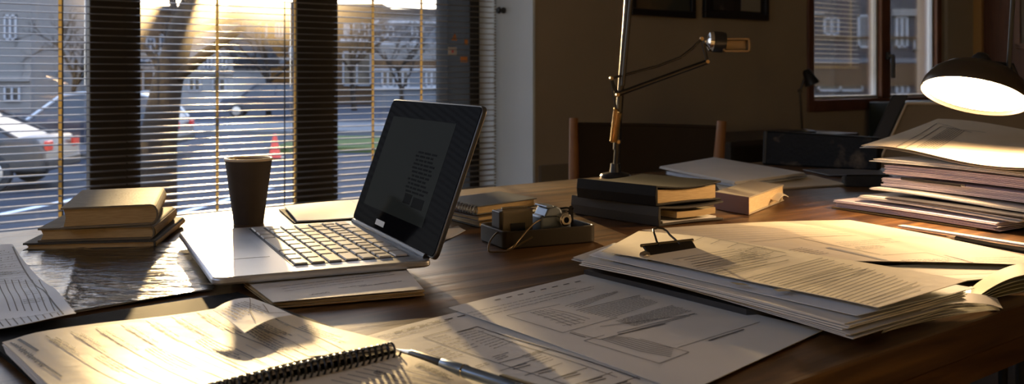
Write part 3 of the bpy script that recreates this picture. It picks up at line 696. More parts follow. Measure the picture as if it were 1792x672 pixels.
# ---- dark notebooks right of the laptop
def slabbook(w_, s_, e_, h0, th, label, cov, pg, name='notebook', group=None, rib=False):
    """notebook with corners left, near, right given as points"""
    W, S_, E = V(w_), V(s_), V(e_); W.z = S_.z = E.z = DESK + h0; Nn = W + E - S_
    t = thing(name, label, name.replace('_', ' '), S_.lerp(Nn, .5), group)
    def lay(z0, z1, ins):
        c = (W + S_ + E + Nn) / 4; q = [p + (c - p).normalized() * ins for p in (W, S_, E, Nn)]
        return [p + Z * z0 for p in q], z1 - z0
    m = MB(); p, d_ = lay(th * .1, th * .9, .005); m.prism(p, Z * d_); m.build('page_block', pg, t)
    m = MB()
    for z0, z1 in ((0, th * .12), (th * .88, th)): p, d_ = lay(z0, z1, 0); m.prism(p, Z * d_)
    m.build('cover', cov, t, bevel=.0008)
    if rib:
        m = MB(); k = 14
        for i in range(k):
            p = W.lerp(S_, (i + .5) / k) + Z * th * .5; x = (S_ - W).normalized(); y = x.cross(Z)
            m.tube([p + (y * math.cos(q / 8 * 2 * math.pi) * .004 + Z * math.sin(q / 8 * 2 * math.pi) * (th * .5 + .001)) for q in range(9)], .0009, 5)
        m.build('spiral_wire', steel, t, smooth=60)
    return t
gn = 'dark notebooks beside the laptop screen'
bluegreycover = mat('notebook_cover_slate', (.045, .05, .06), .35)
slabbook(P(775, 382), P(838, 399), P(943, 384), .0005, .0125, 'black notebook at the bottom of the pile beside the laptop', bookdark, pages, group=gn)
slabbook(P(783, 376, .013), P(836, 388, .013), P(938, 372, .013), .0132, .006, 'thin brown notebook in the middle of the pile beside the laptop', mat('brown_cover', (.06, .035, .02), .4), pages, group=gn)
slabbook(P(770, 362, .0195), P(834, 377, .0195), P(940, 361, .0195), .0195, .0125, 'slate blue spiral notebook on top of the pile beside the laptop', bluegreycover, pages, group=gn, rib=True)

# ---- tray with camera, box and glasses
a, b = P(884, 438), P(1046, 424); w_ = (b - a).length; x = (b - a).normalized(); y = Z.cross(x); dp = .085; hh = .0225
t = thing('desk_tray', 'low brown rounded desk tray holding a camera and a box', 'tray', (a + b) / 2)
o = a + x * w_ / 2 + y * dp / 2
def loop(ins, z, r): return [o + x * p + y * q + Z * z for p, q in rrect(0, 0, w_ / 2 - ins, dp / 2 - ins, r - ins * .6)]
ls = [loop(.0015, 0, .012), loop(0, .002, .012), loop(0, hh - .001, .012), loop(.0008, hh, .012), loop(.0028, hh, .012), loop(.0036, hh - .001, .012), loop(.0036, .003, .012)]
n = len(ls[0]); vs = [p for l in ls for p in l]; fs = [tuple(range(n))[::-1], tuple(range((len(ls) - 1) * n, len(ls) * n))]
for i in range(len(ls) - 1):
    for k in range(n): k2 = (k + 1) % n; fs.append((i * n + k, i * n + k2, (i + 1) * n + k2, (i + 1) * n + k))
m = MB(); m.add(vs, fs); m.build('shell', traym, t, smooth=35)
m = MB(); m.prism([p for p in loop(.005, .0032, .012)], Z * .0015); m.build('lining', blackrough, t)
def loc3(p, q, z): return a + x * p + y * q + Z * z
# beige box leaning in the left of the tray
t = thing('flip_case', 'beige hard case standing upright in the left of the tray', 'case', loc3(.02, .04, .005))
m = MB(); m.box(loc3(.009, .030, .005), x * .046, y * .020, Z * .040); m.build('body', beigepl, t, bevel=.003)
m = MB(); m.box(loc3(.005, .028, .006), x * .005, y * .024, Z * .038); m.build('hinge_strip', darksteel, t, bevel=.001)
m = MB(); m.box(loc3(.022, .0285, .014), x * .020, y * .002, Z * .014); m.build('label_recess', black, t)
m = MB(); m.tube([loc3(.014, .04, .0465), loc3(.05, .04, .0465)], .0017, 8); m.build('top_bar', chrome, t, smooth=40)
t = thing('compact_camera', 'blue grey camera with a round dial, resting in the tray', 'camera', loc3(.08, .04, .005))
m = MB(); m.box(loc3(.062, .022, .005), x * .045, y * .030, Z * .031); m.build('body', bluegrey, t, bevel=.003)
m = MB(); m.prism([loc3(.066, .020, .034), loc3(.094, .020, .034), loc3(.090, .020, .044), loc3(.084, .020, .048), loc3(.072, .020, .046)], y * .032); m.build('viewfinder_hump', bluegrey, t, bevel=.002)
m = MB(); m.lathe([(0, 0), (.004, 0), (.004, -.001), (.0068, -.001), (.0072, .001), (.0085, .001), (.0092, .003), (.0092, .012)], loc3(.094, .013, .030), y, 28); m.build('lens', chrome, t, smooth=30)
m = MB(); m.lathe([(0, -.0002), (.0039, -.0002)], loc3(.094, .0129, .030), y, 20); m.build('lens_glass', screen, t)
m = MB(); m.box(loc3(.068, .018, .0465), x * .010, y * .034, Z * .0022); m.build('top_plate', mat('pale_blue_metal', (.30, .36, .45), .3, metal=.6), t, bevel=.0006)
m = MB(); m.lathe([(0, 0), (.0042, 0), (.0042, .004), (0, .0045)], loc3(.103, .035, .036), Z, 18); m.build('dial', darksteel, t, smooth=40)
# black sunglass-like lenses in the tray's right corner
t = thing('folded_sunglasses', 'folded black sunglasses propped in the right corner of the tray', 'sunglasses', loc3(.112, .05, .005))
for k, dz in ((0, 0), (1, .004)):
    m = MB(); pr = rrect(0, 0, .011, .0145, .008)
    m.prism([loc3(.108 + k * .006 + p * .45, .052 - k * .016 + p * .2, .026 + dz + q) for p, q in pr], y * .0022 + x * .001); m.build('lens', screen, t)
m = MB(); m.tube([loc3(.103, .053, .039), loc3(.112, .045, .041), loc3(.119, .037, .040)], .0014, 6); m.build('bridge', black, t)
for k in (0, 1):
    m = MB(); m.tube([loc3(.104 + k * .012, .054 - k * .01, .036), loc3(.085, .062, .030), loc3(.062, .066, .022), loc3(.056, .064, .012)], .0013, 6); m.build('temple', black, t)
# cable / wire loop in front
pts = [(952, 380, .032), (930, 392, .028), (905, 420, .016), (890, 437, .006), (868, 440, .002), (853, 438, .0025), (856, 420, .012), (872, 404, .020), (892, 407, .019), (905, 417, .012), (898, 428, .006), (880, 440, .0025), (905, 428, .010), (932, 412, .020)]
ps = [P(*q) - y * .004 for q in pts]
cv = []
for i in range(len(ps) - 1):
    p0, p1, p2, p3 = ps[max(0, i - 1)], ps[i], ps[i + 1], ps[min(len(ps) - 1, i + 2)]
    for k in range(6):
        q = k / 6; cv.append(.5 * ((2 * p1) + (p2 - p0) * q + (2 * p0 - 5 * p1 + 4 * p2 - p3) * q * q + (3 * p1 - p0 - 3 * p2 + p3) * q ** 3))
m = MB(); m.tube(cv, .0011, 7); tag(m.build('cable', mat('bronze_cord', (.20, .14, .07), .35, metal=.6), smooth=60), 'thin looped cord hanging from the camera over the tray front', 'cord')

# ---- ring binders
def binder(w_, s_, e_, h0, th, label, cov, nl, group, sag=.004):
    W, S_, E = V(w_), V(s_), V(e_); W.z = S_.z = E.z = DESK + h0
    y = (W - S_); ln = y.length; y.normalize(); x = (E - S_); wd = x.length; x.normalize()
    t = thing('ring_binder', label, 'binder', S_.lerp(W + E - S_, .5), group); bt = .0028
    def B(p, q, z): return S_ + x * p + y * q + Z * z
    m = MB(); k = 10
    def curve(top):
        out = []
        for i in range(k + 1):
            q = i / k; out.append((wd * q, (th - sag * math.sin(q * math.pi) * 1.2) if top else (bt * 0 + .0012 * math.sin(q * math.pi))))
        return out
    for top in (0, 1):
        c = curve(top)
        up = [(p, z) for p, z in c]; dn = [(p, z - bt) if top else (p, z + bt) for p, z in c]
        m.prism([B(p, 0, z) for p, z in up] + [B(p, 0, z) for p, z in dn[::-1]], y * ln)
    m.build('cover_board', cov, t, bevel=.0006)
    m = MB(); m.prism([B(-.003, 0, 0), B(.0005, 0, 0), B(.0005, 0, th), B(-.003, 0, th), B(-.0048, 0, th * .5)], y * ln); m.build('spine', cov, t, bevel=.0008)
    for i, (p0, p1, z0, z1, mt) in enumerate(nl):
        m = MB()
        def fn(s, q): return B(lerp(p0, p1, s) * wd, .006 + q * (ln - .012), z1 - sag * .8 * math.sin(lerp(p0, p1, s) * math.pi))
        m.grid(fn, 10, 6, z1 - z0); m.build('page_block', mt, t, smooth=40)
    for q in (.25, .5, .75):
        m = MB(); m.tube([B(.022 + .011 * math.cos(k / 16 * 2 * math.pi), q * ln, th * .5 + (th * .36) * math.sin(k / 16 * 2 * math.pi)) for k in range(17)], .0011, 6); m.build('ring', goldwire, t, smooth=60)
    return t
gb = 'ring binders stacked beside the tray'
binder(P(1003, 373), P(1156, 397), P(1266, 385), .0005, .0285, 'grey ring binder at the bottom of the two stacked binders', greybinder, [(.08, .93, .0035, .0065, paper), (.30, .92, .0105, .0195, pages)], gb, .003)
binder(P(1013, 345, .0295), P(1151, 361, .0295), P(1262, 350, .0295), .0295, .0295, 'black ring binder on top of the grey binder', blackbinder, [(.05, .96, .0040, .0235, pages)], gb, .004)

# ---- maroon book behind the binders
def book3(w_, s_, e_, h0, th, label, cov, name='book', group=None):
    W, S_, E = V(w_), V(s_), V(e_); W.z = S_.z = E.z = DESK + h0; Nn = W + E - S_
    t = thing(name, label, 'book', S_.lerp(Nn, .5), group); bt = .0024
    m = MB(); m.prism([W, S_, E, Nn], Z * bt); m.prism([p + Z * (th - bt) for p in (W, S_, E, Nn)], Z * bt)
    x = (E - S_).normalized(); y = (W - S_).normalized()
    m.build('cover', cov, t, bevel=.001)
    m = MB(); m.prism([S_, S_ - y * .001 + x * 0, W - y * -.001, W], Z * th) if 0 else m.box(S_ - x * .0022, x * .0024, W - S_, Z * th); m.build('spine', maroon, t, bevel=.0008)
    m = MB(); m.prism([W + x * .001 - y * .003, S_ + y * .002 + x * .001, E + y * .002 - x * .003, Nn - x * .003 - y * .003][:4], Z * .001) if 0 else None
    m = MB(); p0 = S_ + x * .0006 + y * .002 + Z * (bt + .0002); m.prism([p0, p0 + (E - S_) - x * .003, p0 + (E - S_) - x * .003 + (W - S_) - y * .004, p0 + (W - S_) - y * .004], Z * (th - 2 * bt - .0004)); m.build('page_block', mat('page_edges_light', (.72, .56, .32), .75, noise=((.6, .44, .24), 60, .3, .7), scale3=(1, 1, 14)), t)
    return t
bk = book3(P(1250, 366), P(1311, 377), P(1372, 352), .0005, .028, 'thick maroon book with pale cover panel, right of the stacked binders', mat('cover_stone', (.40, .34, .25), .6))
S = Sheet([P(1345, 347, .012), P(1366, 336, .012), P(1380, 344, .012), P(1362, 352, .012)], lambda s, t: .006 * math.sin(math.pi * s), th=.001)
tag(S.build('folded_paper', [cream]), 'small folded paper poking out beside the maroon book', 'paper slip')

# ---- papers at the back of the desk
gk = 'loose papers at the back of the desk'
def bundle(cs, k, th, label, mt, name='paper_bundle', rel=None, group=None, jit=.003, step=None, strokes=None, mats=None, cat='paper bundle', ns=14, nt=10):
    """a bundle of k loose sheets, corners given for the top one"""
    rel = rel or (lambda s, t: 0); mb = MB(); step = step or th / k; base = [P(*c) if not isinstance(c, Vector) else c for c in cs]
    for i in range(k - 1, 0, -1):
        j = [c + V((R.uniform(-jit, jit), R.uniform(-jit, jit), -step * i)) for c in base]
        q = Sheet(j, rel, th=step * .55, ns=ns, nt=nt); b0 = len(mb.v); mb.v += q.mb.v; mb.f += [[b0 + z for z in f] for f in q.mb.f]; mb.m += q.mb.m
    S = Sheet(base, rel, th=step * .55, ns=ns + 4, nt=nt + 4)
    if strokes: strokes(S)
    b0 = len(mb.v); mb.v += S.mb.v; mb.f += [[b0 + z for z in f] for f in S.mb.f]; mb.m += S.mb.m
    return tag(mb.build(name, mats or [mt, ink, inkgrey, inkred], smooth=40), label, cat, group)
bundle([(1240, 302, .004), (1420, 306, .004), (1482, 322, .004), (1265, 334, .004)], 4, .004, 'low spread of cream papers behind the maroon book', cream, group=gk)
bundle([(1165, 300, .012), (1270, 284, .013), (1412, 305, .012), (1290, 322, .012)], 5, .007, 'grey white paper bundle under the pale curved sheets behind the binders', bluep, group=gk)
bundle([(1155, 291, .022), (1250, 275, .024), (1408, 302, .019), (1286, 318, .018)], 5, .006, 'pale curved bundle of sheets on top behind the binders', paper, group=gk, rel=lambda s, t: .005 * math.sin(math.pi * s) * math.sin(math.pi * t))
# black scuffed box file, folder and pouch at the back right
a, b = P(1333, 288), P(1536, 299); x = (b - a).normalized(); y = Z.cross(x)
t = thing('box_file', 'black scuffed box file standing upright at the back of the desk', 'box file', (a + b) / 2)
m = MB(); w_ = (b - a).length; m.hexa([a, b, b + y * .035, a + y * .035, a + Z * .082 + y * .010, b + Z * .075 + y * .010, b + Z * .075 + y * .042, a + Z * .082 + y * .042]); m.build('body', leather, t, bevel=.004)
m = MB(); m.hexa([a + x * .004 - y * .001 + Z * .004, a + x * .01 - y * .001 + Z * .004, a + x * .01 + y * .036 + Z * .004, a + x * .004 + y * .036 + Z * .004, a + x * .004 + y * .009 + Z * .0815, a + x * .01 + y * .009 + Z * .0815, a + x * .01 + y * .043 + Z * .0815, a + x * .004 + y * .043 + Z * .0815]); m.build('binding_strip', bookdark, t)
S = Sheet([P(1405, 296, .004), P(1540, 298, .012), P(1562, 308, .012), P(1450, 306, .004)], wav(.002, 1, 0), th=.002); tag(S.build('grey_folder', [mat('folder_grey', (.13, .13, .135), .5)]), 'thin dark grey folder lying in front of the black box file', 'folder')
a, b = P(1478, 327), P(1560, 329); m = MB(); x = (b - a).normalized(); y = Z.cross(x)
t = thing('zip_pouch', 'small flat black pouch beside the tall paper stack', 'pouch', (a + b) / 2)
m.hexa([a, b, b + y * .06, a + y * .06, a + Z * .022 + y * .004, b + Z * .024 + y * .004, b + Z * .016 + y * .056, a + Z * .016 + y * .056]); m.build('body', blackrough, t, bevel=.004)
m = MB(); m.tube([a + Z * .0225 + y * .003 + x * .004, b + Z * .0245 + y * .003 - x * .004], .0012, 6); m.build('zip', darksteel, t)

# ---------------------------------------------------------------- clipped bundle, right of centre
gc = 'papers of the clipped pile'
# dark plastic folder under everything
S = Sheet([P(1022, 472, .0085), P(1300, 438, .0085), P(1580, 525, .0085), P(1306, 541, .0085)], wav(.0004, 2, 1, 0, 0), th=.0075)
tag(S.build('plastic_folder', [mat('smoke_plastic', (.05, .05, .052), .18), mat('film_shine', (.45, .46, .48), .25)]), 'glossy dark plastic folder at the bottom of the clipped pile', 'folder', gc)
def relC(s, t): return .004 * math.sin(math.pi * t) * (.3 + .7 * s) - .003 * s * s
cs = [(1075, 425, .0145), (1003, 450, .0145), (1488, 586, .0135), (1680, 530, .0135)]   # far left, near left, near right, far right
bundle([cs[1], cs[0], cs[3], cs[2]], 3, .004, 'lowest grey sheets of the clipped pile, pointing to the desk front', mat('paper_grey', (.62, .60, .57), .6), rel=lambda s, t: .003 * math.sin(3 * t), group=gc, jit=.004)  # lowest sheets in one even grey-white paper colour
bundle([(1018, 457, .0225), (1105, 415, .0225), (1690, 508, .021), (1478, 566, .020)], 4, .006, 'thick white bundle in the middle of the clipped pile', paper, rel=lambda s, t: .003 * math.sin(math.pi * t), group=gc, jit=.004)
S = Sheet([P(1030, 446, .0277), P(1110, 412, .0277), P(1705, 504, .0262), P(1500, 552, .0240)], lambda s, t: .004 * math.sin(math.pi * t) * s, ns=18, nt=22); tag(S.build('loose_sheet', [bluep]), 'cool white sheet just under the top printed page of the clipped pile', 'paper sheet', gc)
def relT(s, t): return .005 * math.sin(math.pi * t) * (.4 + .6 * s) + .010 * max(0, t - .8) * (1 - s) * 0 + .001 * math.sin(8 * t)
S = Sheet([P(1052, 440, .0305), P(1118, 404, .0305), P(1692, 493, .033), P(1537, 540, .0285)], relT, ns=20, nt=40, th=.0005)
S.text([(1200, 420), (1218, 412), (1372, 444), (1352, 451)], 5, .0011, .0004, 1, .05); S.pl([(1195, 409), (1375, 443)], .0007)
for (x0, y0, x1, y1, dx, dy, k) in ((1175, 455, 1290, 436, 60, 13, 6), (1195, 466, 1330, 440, 20, 22, 7), (1248, 477, 1380, 446, 6, 8, 2), (1300, 490, 1440, 452, 95, 20, 10), (1350, 505, 1500, 462, 20, 8, 3), (1398, 515, 1528, 468, 90, 28, 11), (1480, 538, 1600, 500, 16, 6, 2)):
    S.rules([(x0, y0), (x1, y1), (x1 + dx, y1 + dy), (x0 + dx * .9, y0 + dy * 1.1)], k, .0006, 1, .12)
S.text([(1290, 436), (1340, 430), (1352, 452), (1300, 458)], 8, .0011, .0004, 1, .1)
S.pl([(1245, 481), (1262, 490), (1275, 491), (1277, 485)], .0008); S.fill([(1276, 494), (1300, 496), (1312, 500), (1290, 499)], 1); S.fill([(1352, 507), (1372, 505), (1386, 510), (1362, 511)], 1); S.fill([(1358, 508), (1372, 507), (1378, 509.5), (1364, 510)], 3)
tag(S.build('printed_sheet', [cream, ink, inkgrey, mat('print_brown', (.22, .10, .05), .6)]), 'top printed page of the clipped pile, with wavy lines of text', 'paper sheet', gc)
# bulldog clip
a, b = P(1139, 447, .033), P(1225, 437, .033); x = (b - a).normalized(); w_ = (b - a).length; y = Z.cross(x)
t = thing('bulldog_clip', 'dark metal bulldog clip with wire handle gripping the top page', 'clip', a.lerp(b, .5) - Z * .004)
m = MB()
m.prism([a - y * .001 - Z * .004, a + y * .013 + Z * .009, a + y * .016 + Z * .0065, a + y * .012 + Z * .004, a + y * .004 - Z * .004], x * w_)
m.build('jaw', darksteel, t, bevel=.0012)
m = MB(); m.tube([a - x * .002 + y * .001 - Z * .0035, b + x * .002 + y * .001 - Z * .0035], .0024, 10); m.tube([a - x * .002 + y * .014 + Z * .008, b + x * .002 + y * .014 + Z * .008], .0018, 10); m.build('rolled_edge', mat('clip_edge', (.30, .24, .16), .25, metal=1), t, smooth=40)
m = MB(); pts = [(.30, .010, .006), (.31, .016, .010), (.35, .022, .0145), (.37, .026, .018), (.41, .030, .0205), (.50, .031, .0215), (.60, .030, .0205), (.64, .026, .018), (.65, .022, .0145), (.69, .016, .010), (.71, .010, .006)]
m.tube([a + x * w_ * p + y * q + Z * r for p, q, r in pts], .0012, 8); m.build('wire_handle', darksteel, t, smooth=60)
m = MB(); m.lathe([(0, 0), (.0035, 0), (.0045, .004), (.003, .009), (0, .010)], a - x * .012 + Z * .001, x, 16); m.build('end_cap', chrome, t, smooth=40)

# ---- large drawing sheets behind
gd = 'drawings under the lamp'
S = Sheet([P(1195, 455, .002), P(1116, 410, .002), P(1440, 392, .003), P(1640, 462, .002)], wav(.0012, 2, 1, 0, .001), th=.0008); tag(S.build('drawing_sheet', [cream]), 'plain cream sheet peeking out behind the bulldog clip', 'paper sheet', gd)
S = Sheet([P(1296, 458, .0055), P(1123, 402, .0055), P(1487, 385, .006), P(1870, 466, .007)], lambda s, t: .003 * math.sin(math.pi * s) + .003 * math.sin(math.pi * t) , ns=24, nt=24)
for i in range(6): S.pl([(1180 + i * 14, 404 + i * 3.2), (1300 + i * 20, 398 + i * 3.4), (1420 + i * 16, 397 + i * 3)], .0006, 2)
S.pl([(1310, 424), (1400, 416), (1490, 412)], .0006); S.pl([(1400, 417), (1450, 428), (1540, 446)], .0008); S.text([(1375, 438), (1405, 432), (1455, 444), (1420, 448)], 6, .0012, .0006, 1, .2)
S.fill([(1444, 434), (1452, 433), (1556, 456), (1540, 455)], 2, 8)
S.text([(1460, 424), (1560, 416), (1580, 424), (1480, 432)], 3, .0018, .0005, 1, .3, mi=2); S.text([(1495, 432), (1548, 428), (1556, 434), (1500, 438)], 3, .0013, .0005, 1, .2)
S.text([(1575, 455), (1680, 452), (1690, 464), (1600, 468)], 6, .0016, .0007, 1, .3); S.pl([(1545, 447), (1620, 442), (1660, 452), (1700, 460)], .0006); S.text([(1650, 446), (1700, 458), (1716, 464), (1666, 450)], 4, .0013, .0006, 1, .3)
S.text([(1700, 450), (1790, 448), (1790, 458), (1710, 460)], 3, .0013, .0005, 1, .3, mi=2); S.text([(1560, 412), (1640, 416), (1640, 420), (1560, 416)], 2, .0013, .0005, 1, .3, mi=2)
tag(S.build('drawing_sheet', [cream, ink, inkgrey, inkred]), 'large cream plan drawing lit by the lamp, in front of the tall paper stack', 'paper sheet', gd)
S = Sheet([P(1620, 500, .003), P(1480, 470, .003), P(1880, 455, .003), P(1870, 478, .003)], wav(.001, 2, 1, 0, .001), th=.001); S.rules([(1640, 482), (1800, 476), (1800, 492), (1700, 498)], 3, .0006, 1)
tag(S.build('drawing_sheet', [olive, ink]), 'olive toned sheet beneath the plan drawing at the right edge', 'paper sheet', gd)

# ---- open booklets with curled pages at right front
def curl(label, xs, spine_h, k, mt, group):
    """k curved leaves; xs = near edge start, near edge end, far end, far start (photo) """
    mb = MB(); base = [P(*c) for c in xs]
    for i in range(k):
        j = [c + V((R.uniform(-.003, .003), R.uniform(-.003, .003), .0006 * i)) for c in base]; kk = spine_h * (.25 + .75 * i / max(1, k - 1))
        q = Sheet(j, lambda s, t: kk * math.sin(math.pi * s) ** .8 if 0 < s < 1 else 0, th=.0004, ns=22, nt=8); b0 = len(mb.v); mb.v += q.mb.v; mb.f += [[b0 + z for z in f] for f in q.mb.f]; mb.m += q.mb.m
    return tag(mb.build('open_booklet', [mt], smooth=40), label, 'booklet', group)
gl = 'curled booklets at the desk edge'
curl('curled white booklet beside the near corner of the clipped pile', [(1545, 583, .001), (1748, 543, .001), (1745, 529, .001), (1562, 557, .001)], .012, 6, paper, gl)
curl('curled booklet at the right edge under the plan drawing', [(1700, 534, .001), (1880, 502, .001), (1880, 482, .001), (1700, 508, .001)], .018, 5, olive, gl)

# ---------------------------------------------------------------- tall paper stack under the bright lamp
gt = 'papers of the tall stack under the lamp'
Wp, Sp = P(1457, 364), P(1742, 407); xa2 = (Sp - Wp).normalized(); xb2 = Z.cross(xa2); LW = (Sp - Wp).length
def TS(p, q, h): return Wp + xa2 * p + xb2 * q + Z * h
def quad(p0, p1, q0, q1, h, sk=0.0): return [TS(p0, q0, h), TS(p1, q0 + sk, h), TS(p1, q1 + sk, h), TS(p0, q1, h)]
def rl(a, ph): return lambda s, t: a * math.sin(3.4 * s + ph) * (1 - .5 * t) + a * .6 * math.sin(5 * t + ph)
tag(Sheet(quad(-.002, LW * .9, 0, .24, .0015), th=.0012).build('envelope', [mat('manila', (.62, .40, .12), .6)]), 'manila envelope at the bottom of the tall paper stack', 'envelope', gt)
bundle(quad(.006, LW + .004, -.004, .26, .014), 7, .0115, 'white bundle with lilac edges at the base of the tall stack', lilac, rel=rl(.0012, 0), group=gt, jit=.004)
bundle(quad(.045, LW + .03, .012, .25, .0225), 4, .006, 'curved white sheets low in the tall stack', paper, rel=rl(.0025, .6), group=gt, jit=.005)
S = Sheet(quad(.10, LW + .05, .004, .20, .0270), rl(.001, .6), th=.0018); tag(S.build('plastic_folder', [mat('smoke_plastic2', (.10, .10, .115), .15)]), 'dark glossy plastic wallet low in the tall stack', 'folder', gt)
bundle(quad(.052, LW + .04, .03, .25, .0335), 3, .004, 'bright white curved sheets above the dark plastic wallet', paper, rel=rl(.0028, 1.0), group=gt, jit=.004)
bundle(quad(.058, LW + .05, .05, .27, .052), 8, .0135, 'lilac paper bundle in the middle of the tall stack', lilac, rel=rl(.001, .3), group=gt, jit=.0025)
a_, b_ = TS(.10, .045, .0555), TS(.21, .038, .0555)
bundle(quad(.060, LW + .05, .052, .27, .0725), 8, .015, 'pinkish folder bundle below the loose top sheets of the tall stack', mat('paper_pink', (.76, .64, .68), .6, noise=((.68, .55, .6), 30, .3, .7)), rel=rl(.0012, 0.2), group=gt, jit=.0025)
bundle(quad(.040, LW + .05, .050, .26, .081), 3, .005, 'thin white sheets near the top of the tall stack', paper, rel=rl(.0015, .3), group=gt, jit=.006)
d = (b_ - a_).normalized(); t = thing('pencil', 'dark pencil stuck in the side of the tall stack', 'pencil', a_)
m = MB(); m.tube([a_ - xb2 * .002, b_ - xb2 * .002], .0022, 6); m.build('barrel', black, t); m = MB(); m.tube([b_ - xb2 * .002, b_ - xb2 * .002 + d * .006], .0021, 8); m.build('ferrule', chrome, t)
# loose top sheets
def relTop(s, t): return -.012 * math.sin(math.pi * s) * (1 - t) * 0 + .006 * math.sin(6.0 * s + .5) * (1 - .3 * t) - .002 * math.sin(math.pi * t)
tw = V((.589, 1.639, DESK + .097)); tsx = V((.7155, 1.275, DESK + .096)); tn = V((.815, 1.86, DESK + .133)); te = V((.95, 1.50, DESK + .120))
sh_ = (tn - tw) * .07 + (tw - tsx) * .05; sh_.z = -.006
S = Sheet([q + sh_ for q in (tw, tsx, te, tn)], relTop, ns=26, nt=18); tag(S.build('loose_sheet', [paper]), 'second loose sheet fanned under the top sheet of the tall stack', 'paper sheet', gt)
S = Sheet([tw, tsx, te, tn], relTop, ns=30, nt=20, th=.0005)
S.text([(1602, 258), (1660, 222), (1692, 228), (1640, 262)], 8, .0018, .0008, 1, .05); S.pl([(1565, 259), (1640, 216)], .0012); S.pl([(1575, 264), (1646, 222), (1700, 232)], .0012); S.text([(1540, 262), (1600, 238), (1606, 243), (1550, 268)], 3, .0016, .0006, 1, .2, mi=2)
S.pl([(1642, 216), (1680, 227), (1725, 232)], .0010); S.pl([(1668, 285), (1730, 290), (1795, 290)], .0010)
tag(S.build('printed_sheet', [cream, ink, inkgrey]), 'wavy printed top sheet of the tall stack, brightly lit by the lamp', 'paper sheet', gt)

# ---- pencils between stack and drawing
a, b = P(1580, 396, .003), P(1850, 437, .003); m = MB(); d = (b - a).normalized(); m.box(a, b - a, d.cross(Z).normalized() * .012, Z * .0025); tag(m.build('ruler', mat('white_ruler', (.80, .76, .68), .4), bevel=.0006), 'long white ruler lying in front of the tall paper stack', 'ruler')
a, b = P(1656, 414, .011), P(1840, 449, .011); d = (b - a).normalized(); t = thing('pencil', 'black pencil lying across the plan drawing beside the white ruler', 'pencil', a)
m = MB(); m.tube([a + d * .016, b], .0036, 6); m.build('barrel', black, t); m = MB(); m.tube([a, a + d * .003, a + d * .016], [.0003, .0008, .0034], 8); m.build('point', mat('bare_wood', (.45, .30, .15), .6), t, smooth=40)

# ---------------------------------------------------------------- bright lamp
lc = at(1704, 169, 1.42); mj = V((167, 0, -57)).normalized(); pp = mj.cross(V((0, 1, 0))).normalized()
if pp.z > 0: pp = -pp
th_ = math.radians(15); mb_ = (V((0, 1, 0)) * math.cos(th_) + pp * math.sin(th_)).normalized(); ax = mj.cross(mb_).normalized()
if ax.z < 0: ax = -ax
rl_ = 88 * 1.42 / F
t = thing('desk_lamp', 'lit desk lamp with dark dome shade over the tall paper stack', 'lamp', lc)
prof = [(rl_, 0), (rl_ * 1.005, .002), (rl_ * .97, .014), (rl_ * .86, .029), (rl_ * .66, .041), (rl_ * .40, .048), (rl_ * .18, .051), (.010, .052), (.010, .0505), (rl_ * .18, .0495), (rl_ * .40, .0465), (rl_ * .66, .0395), (rl_ * .845, .0275), (rl_ * .955, .013), (rl_ * .985, 0), (rl_, 0)]
m = MB(); m.lathe(prof, lc, ax, 56); sh = m.build('shade', shade_out, t, smooth=50)
m = MB(); m.lathe([(0, .006), (rl_ * .955, .006)], lc, ax, 48); m.build('diffuser', opal, sh)
jt = lc + ax * .055
m = MB(); m.lathe([(.011, 0), (.014, .004), (.014, .012), (.008, .02), (0, .022)], lc + ax * .048, ax, 20); m.build('socket', black, t, smooth=40)
kn = jt + V((.045, 0, -.004)); kn2 = kn + V((.035, .01, -.07))
m = MB(); m.tube([jt, kn, kn2], .0042, 8); m.build('bracket', black, t)
tp = at(1776, -60, 1.42); tp2 = tp + V((0, 0, .10)); jr = at(1765, 118, 1.42)
m = MB(); m.tube([jt, jr, tp, tp2], .0034, 10); m.build('stem', black, t, smooth=40)
ba = UN(2.0, .62, DESK); ar = V((ba.x, ba.y, tp2.z + .02))
m = MB(); m.tube([tp2, ar], .005, 10); m.build('arm', black, t); m = MB(); m.tube([ar + Z * .01, ba + Z * .02], .006, 10); m.build('post', black, t)
m = MB(); m.lathe([(0, 0), (.085, 0), (.085, .012), (.06, .02), (0, .022)], ba, Z, 40); m.build('base', black, t, smooth=40)

# ---------------------------------------------------------------- articulated lamp (unlit)
YL = 2.07
def A1(px, py, dy=0.0): return at(px, py, YL + dy)
base0 = A1(1077, 303); base0.z = DESK
t = thing('articulated_lamp', 'tall unlit jointed desk lamp behind the black binder', 'lamp', base0)
m = MB(); m.lathe([(0, 0), (.032, 0), (.033, .004), (.03, .008), (.012, .012), (.010, .03), (0, .03)], base0, Z, 40); m.build('base', black, t, smooth=40)
m = MB(); m.tube([base0 + Z * .01, A1(1080, 262), A1(1081, 245)], [.006, .006, .008], 12); m.build('lower_post', darksteel, t, smooth=40)
m = MB(); m.tube([A1(1079, 262), A1(1084, 190), A1(1089, 120), A1(1098, 0), A1(1106, -140)], [.0075, .0075, .0065, .0065, .0065], 12); m.build('upright_arm', darksteel, t, smooth=40)
m = MB(); m.tube([A1(1090, 150, -.012), A1(1104, 0, -.012), A1(1110, -140, -.012)], .0045, 10); m.build('upright_arm', darksteel, t, smooth=40)
def spring(p0, p1, r, k, wr):
    d = (p1 - p0); l = d.length; d.normalize(); e = d.orthogonal().normalized(); f_ = d.cross(e)
    return [p0 + d * (l * i / (k * 10)) + (e * math.cos(i / 10 * 2 * math.pi) + f_ * math.sin(i / 10 * 2 * math.pi)) * r for i in range(k * 10 + 1)]
for ox in (0, 7):
    m = MB(); m.tube(spring(A1(1078 + ox, 190 + ox, -.012), A1(1071 + ox * .7, 249, -.012), .0042, 22, .001), .0012, 5); m.build('spring', goldwire, t, smooth=60)
m = MB(); m.tube([A1(1081, 165, -.008), A1(1160, 136, -.008), A1(1238, 108, -.008)], .0055, 12); m.build('lower_rod', darksteel, t, smooth=40)
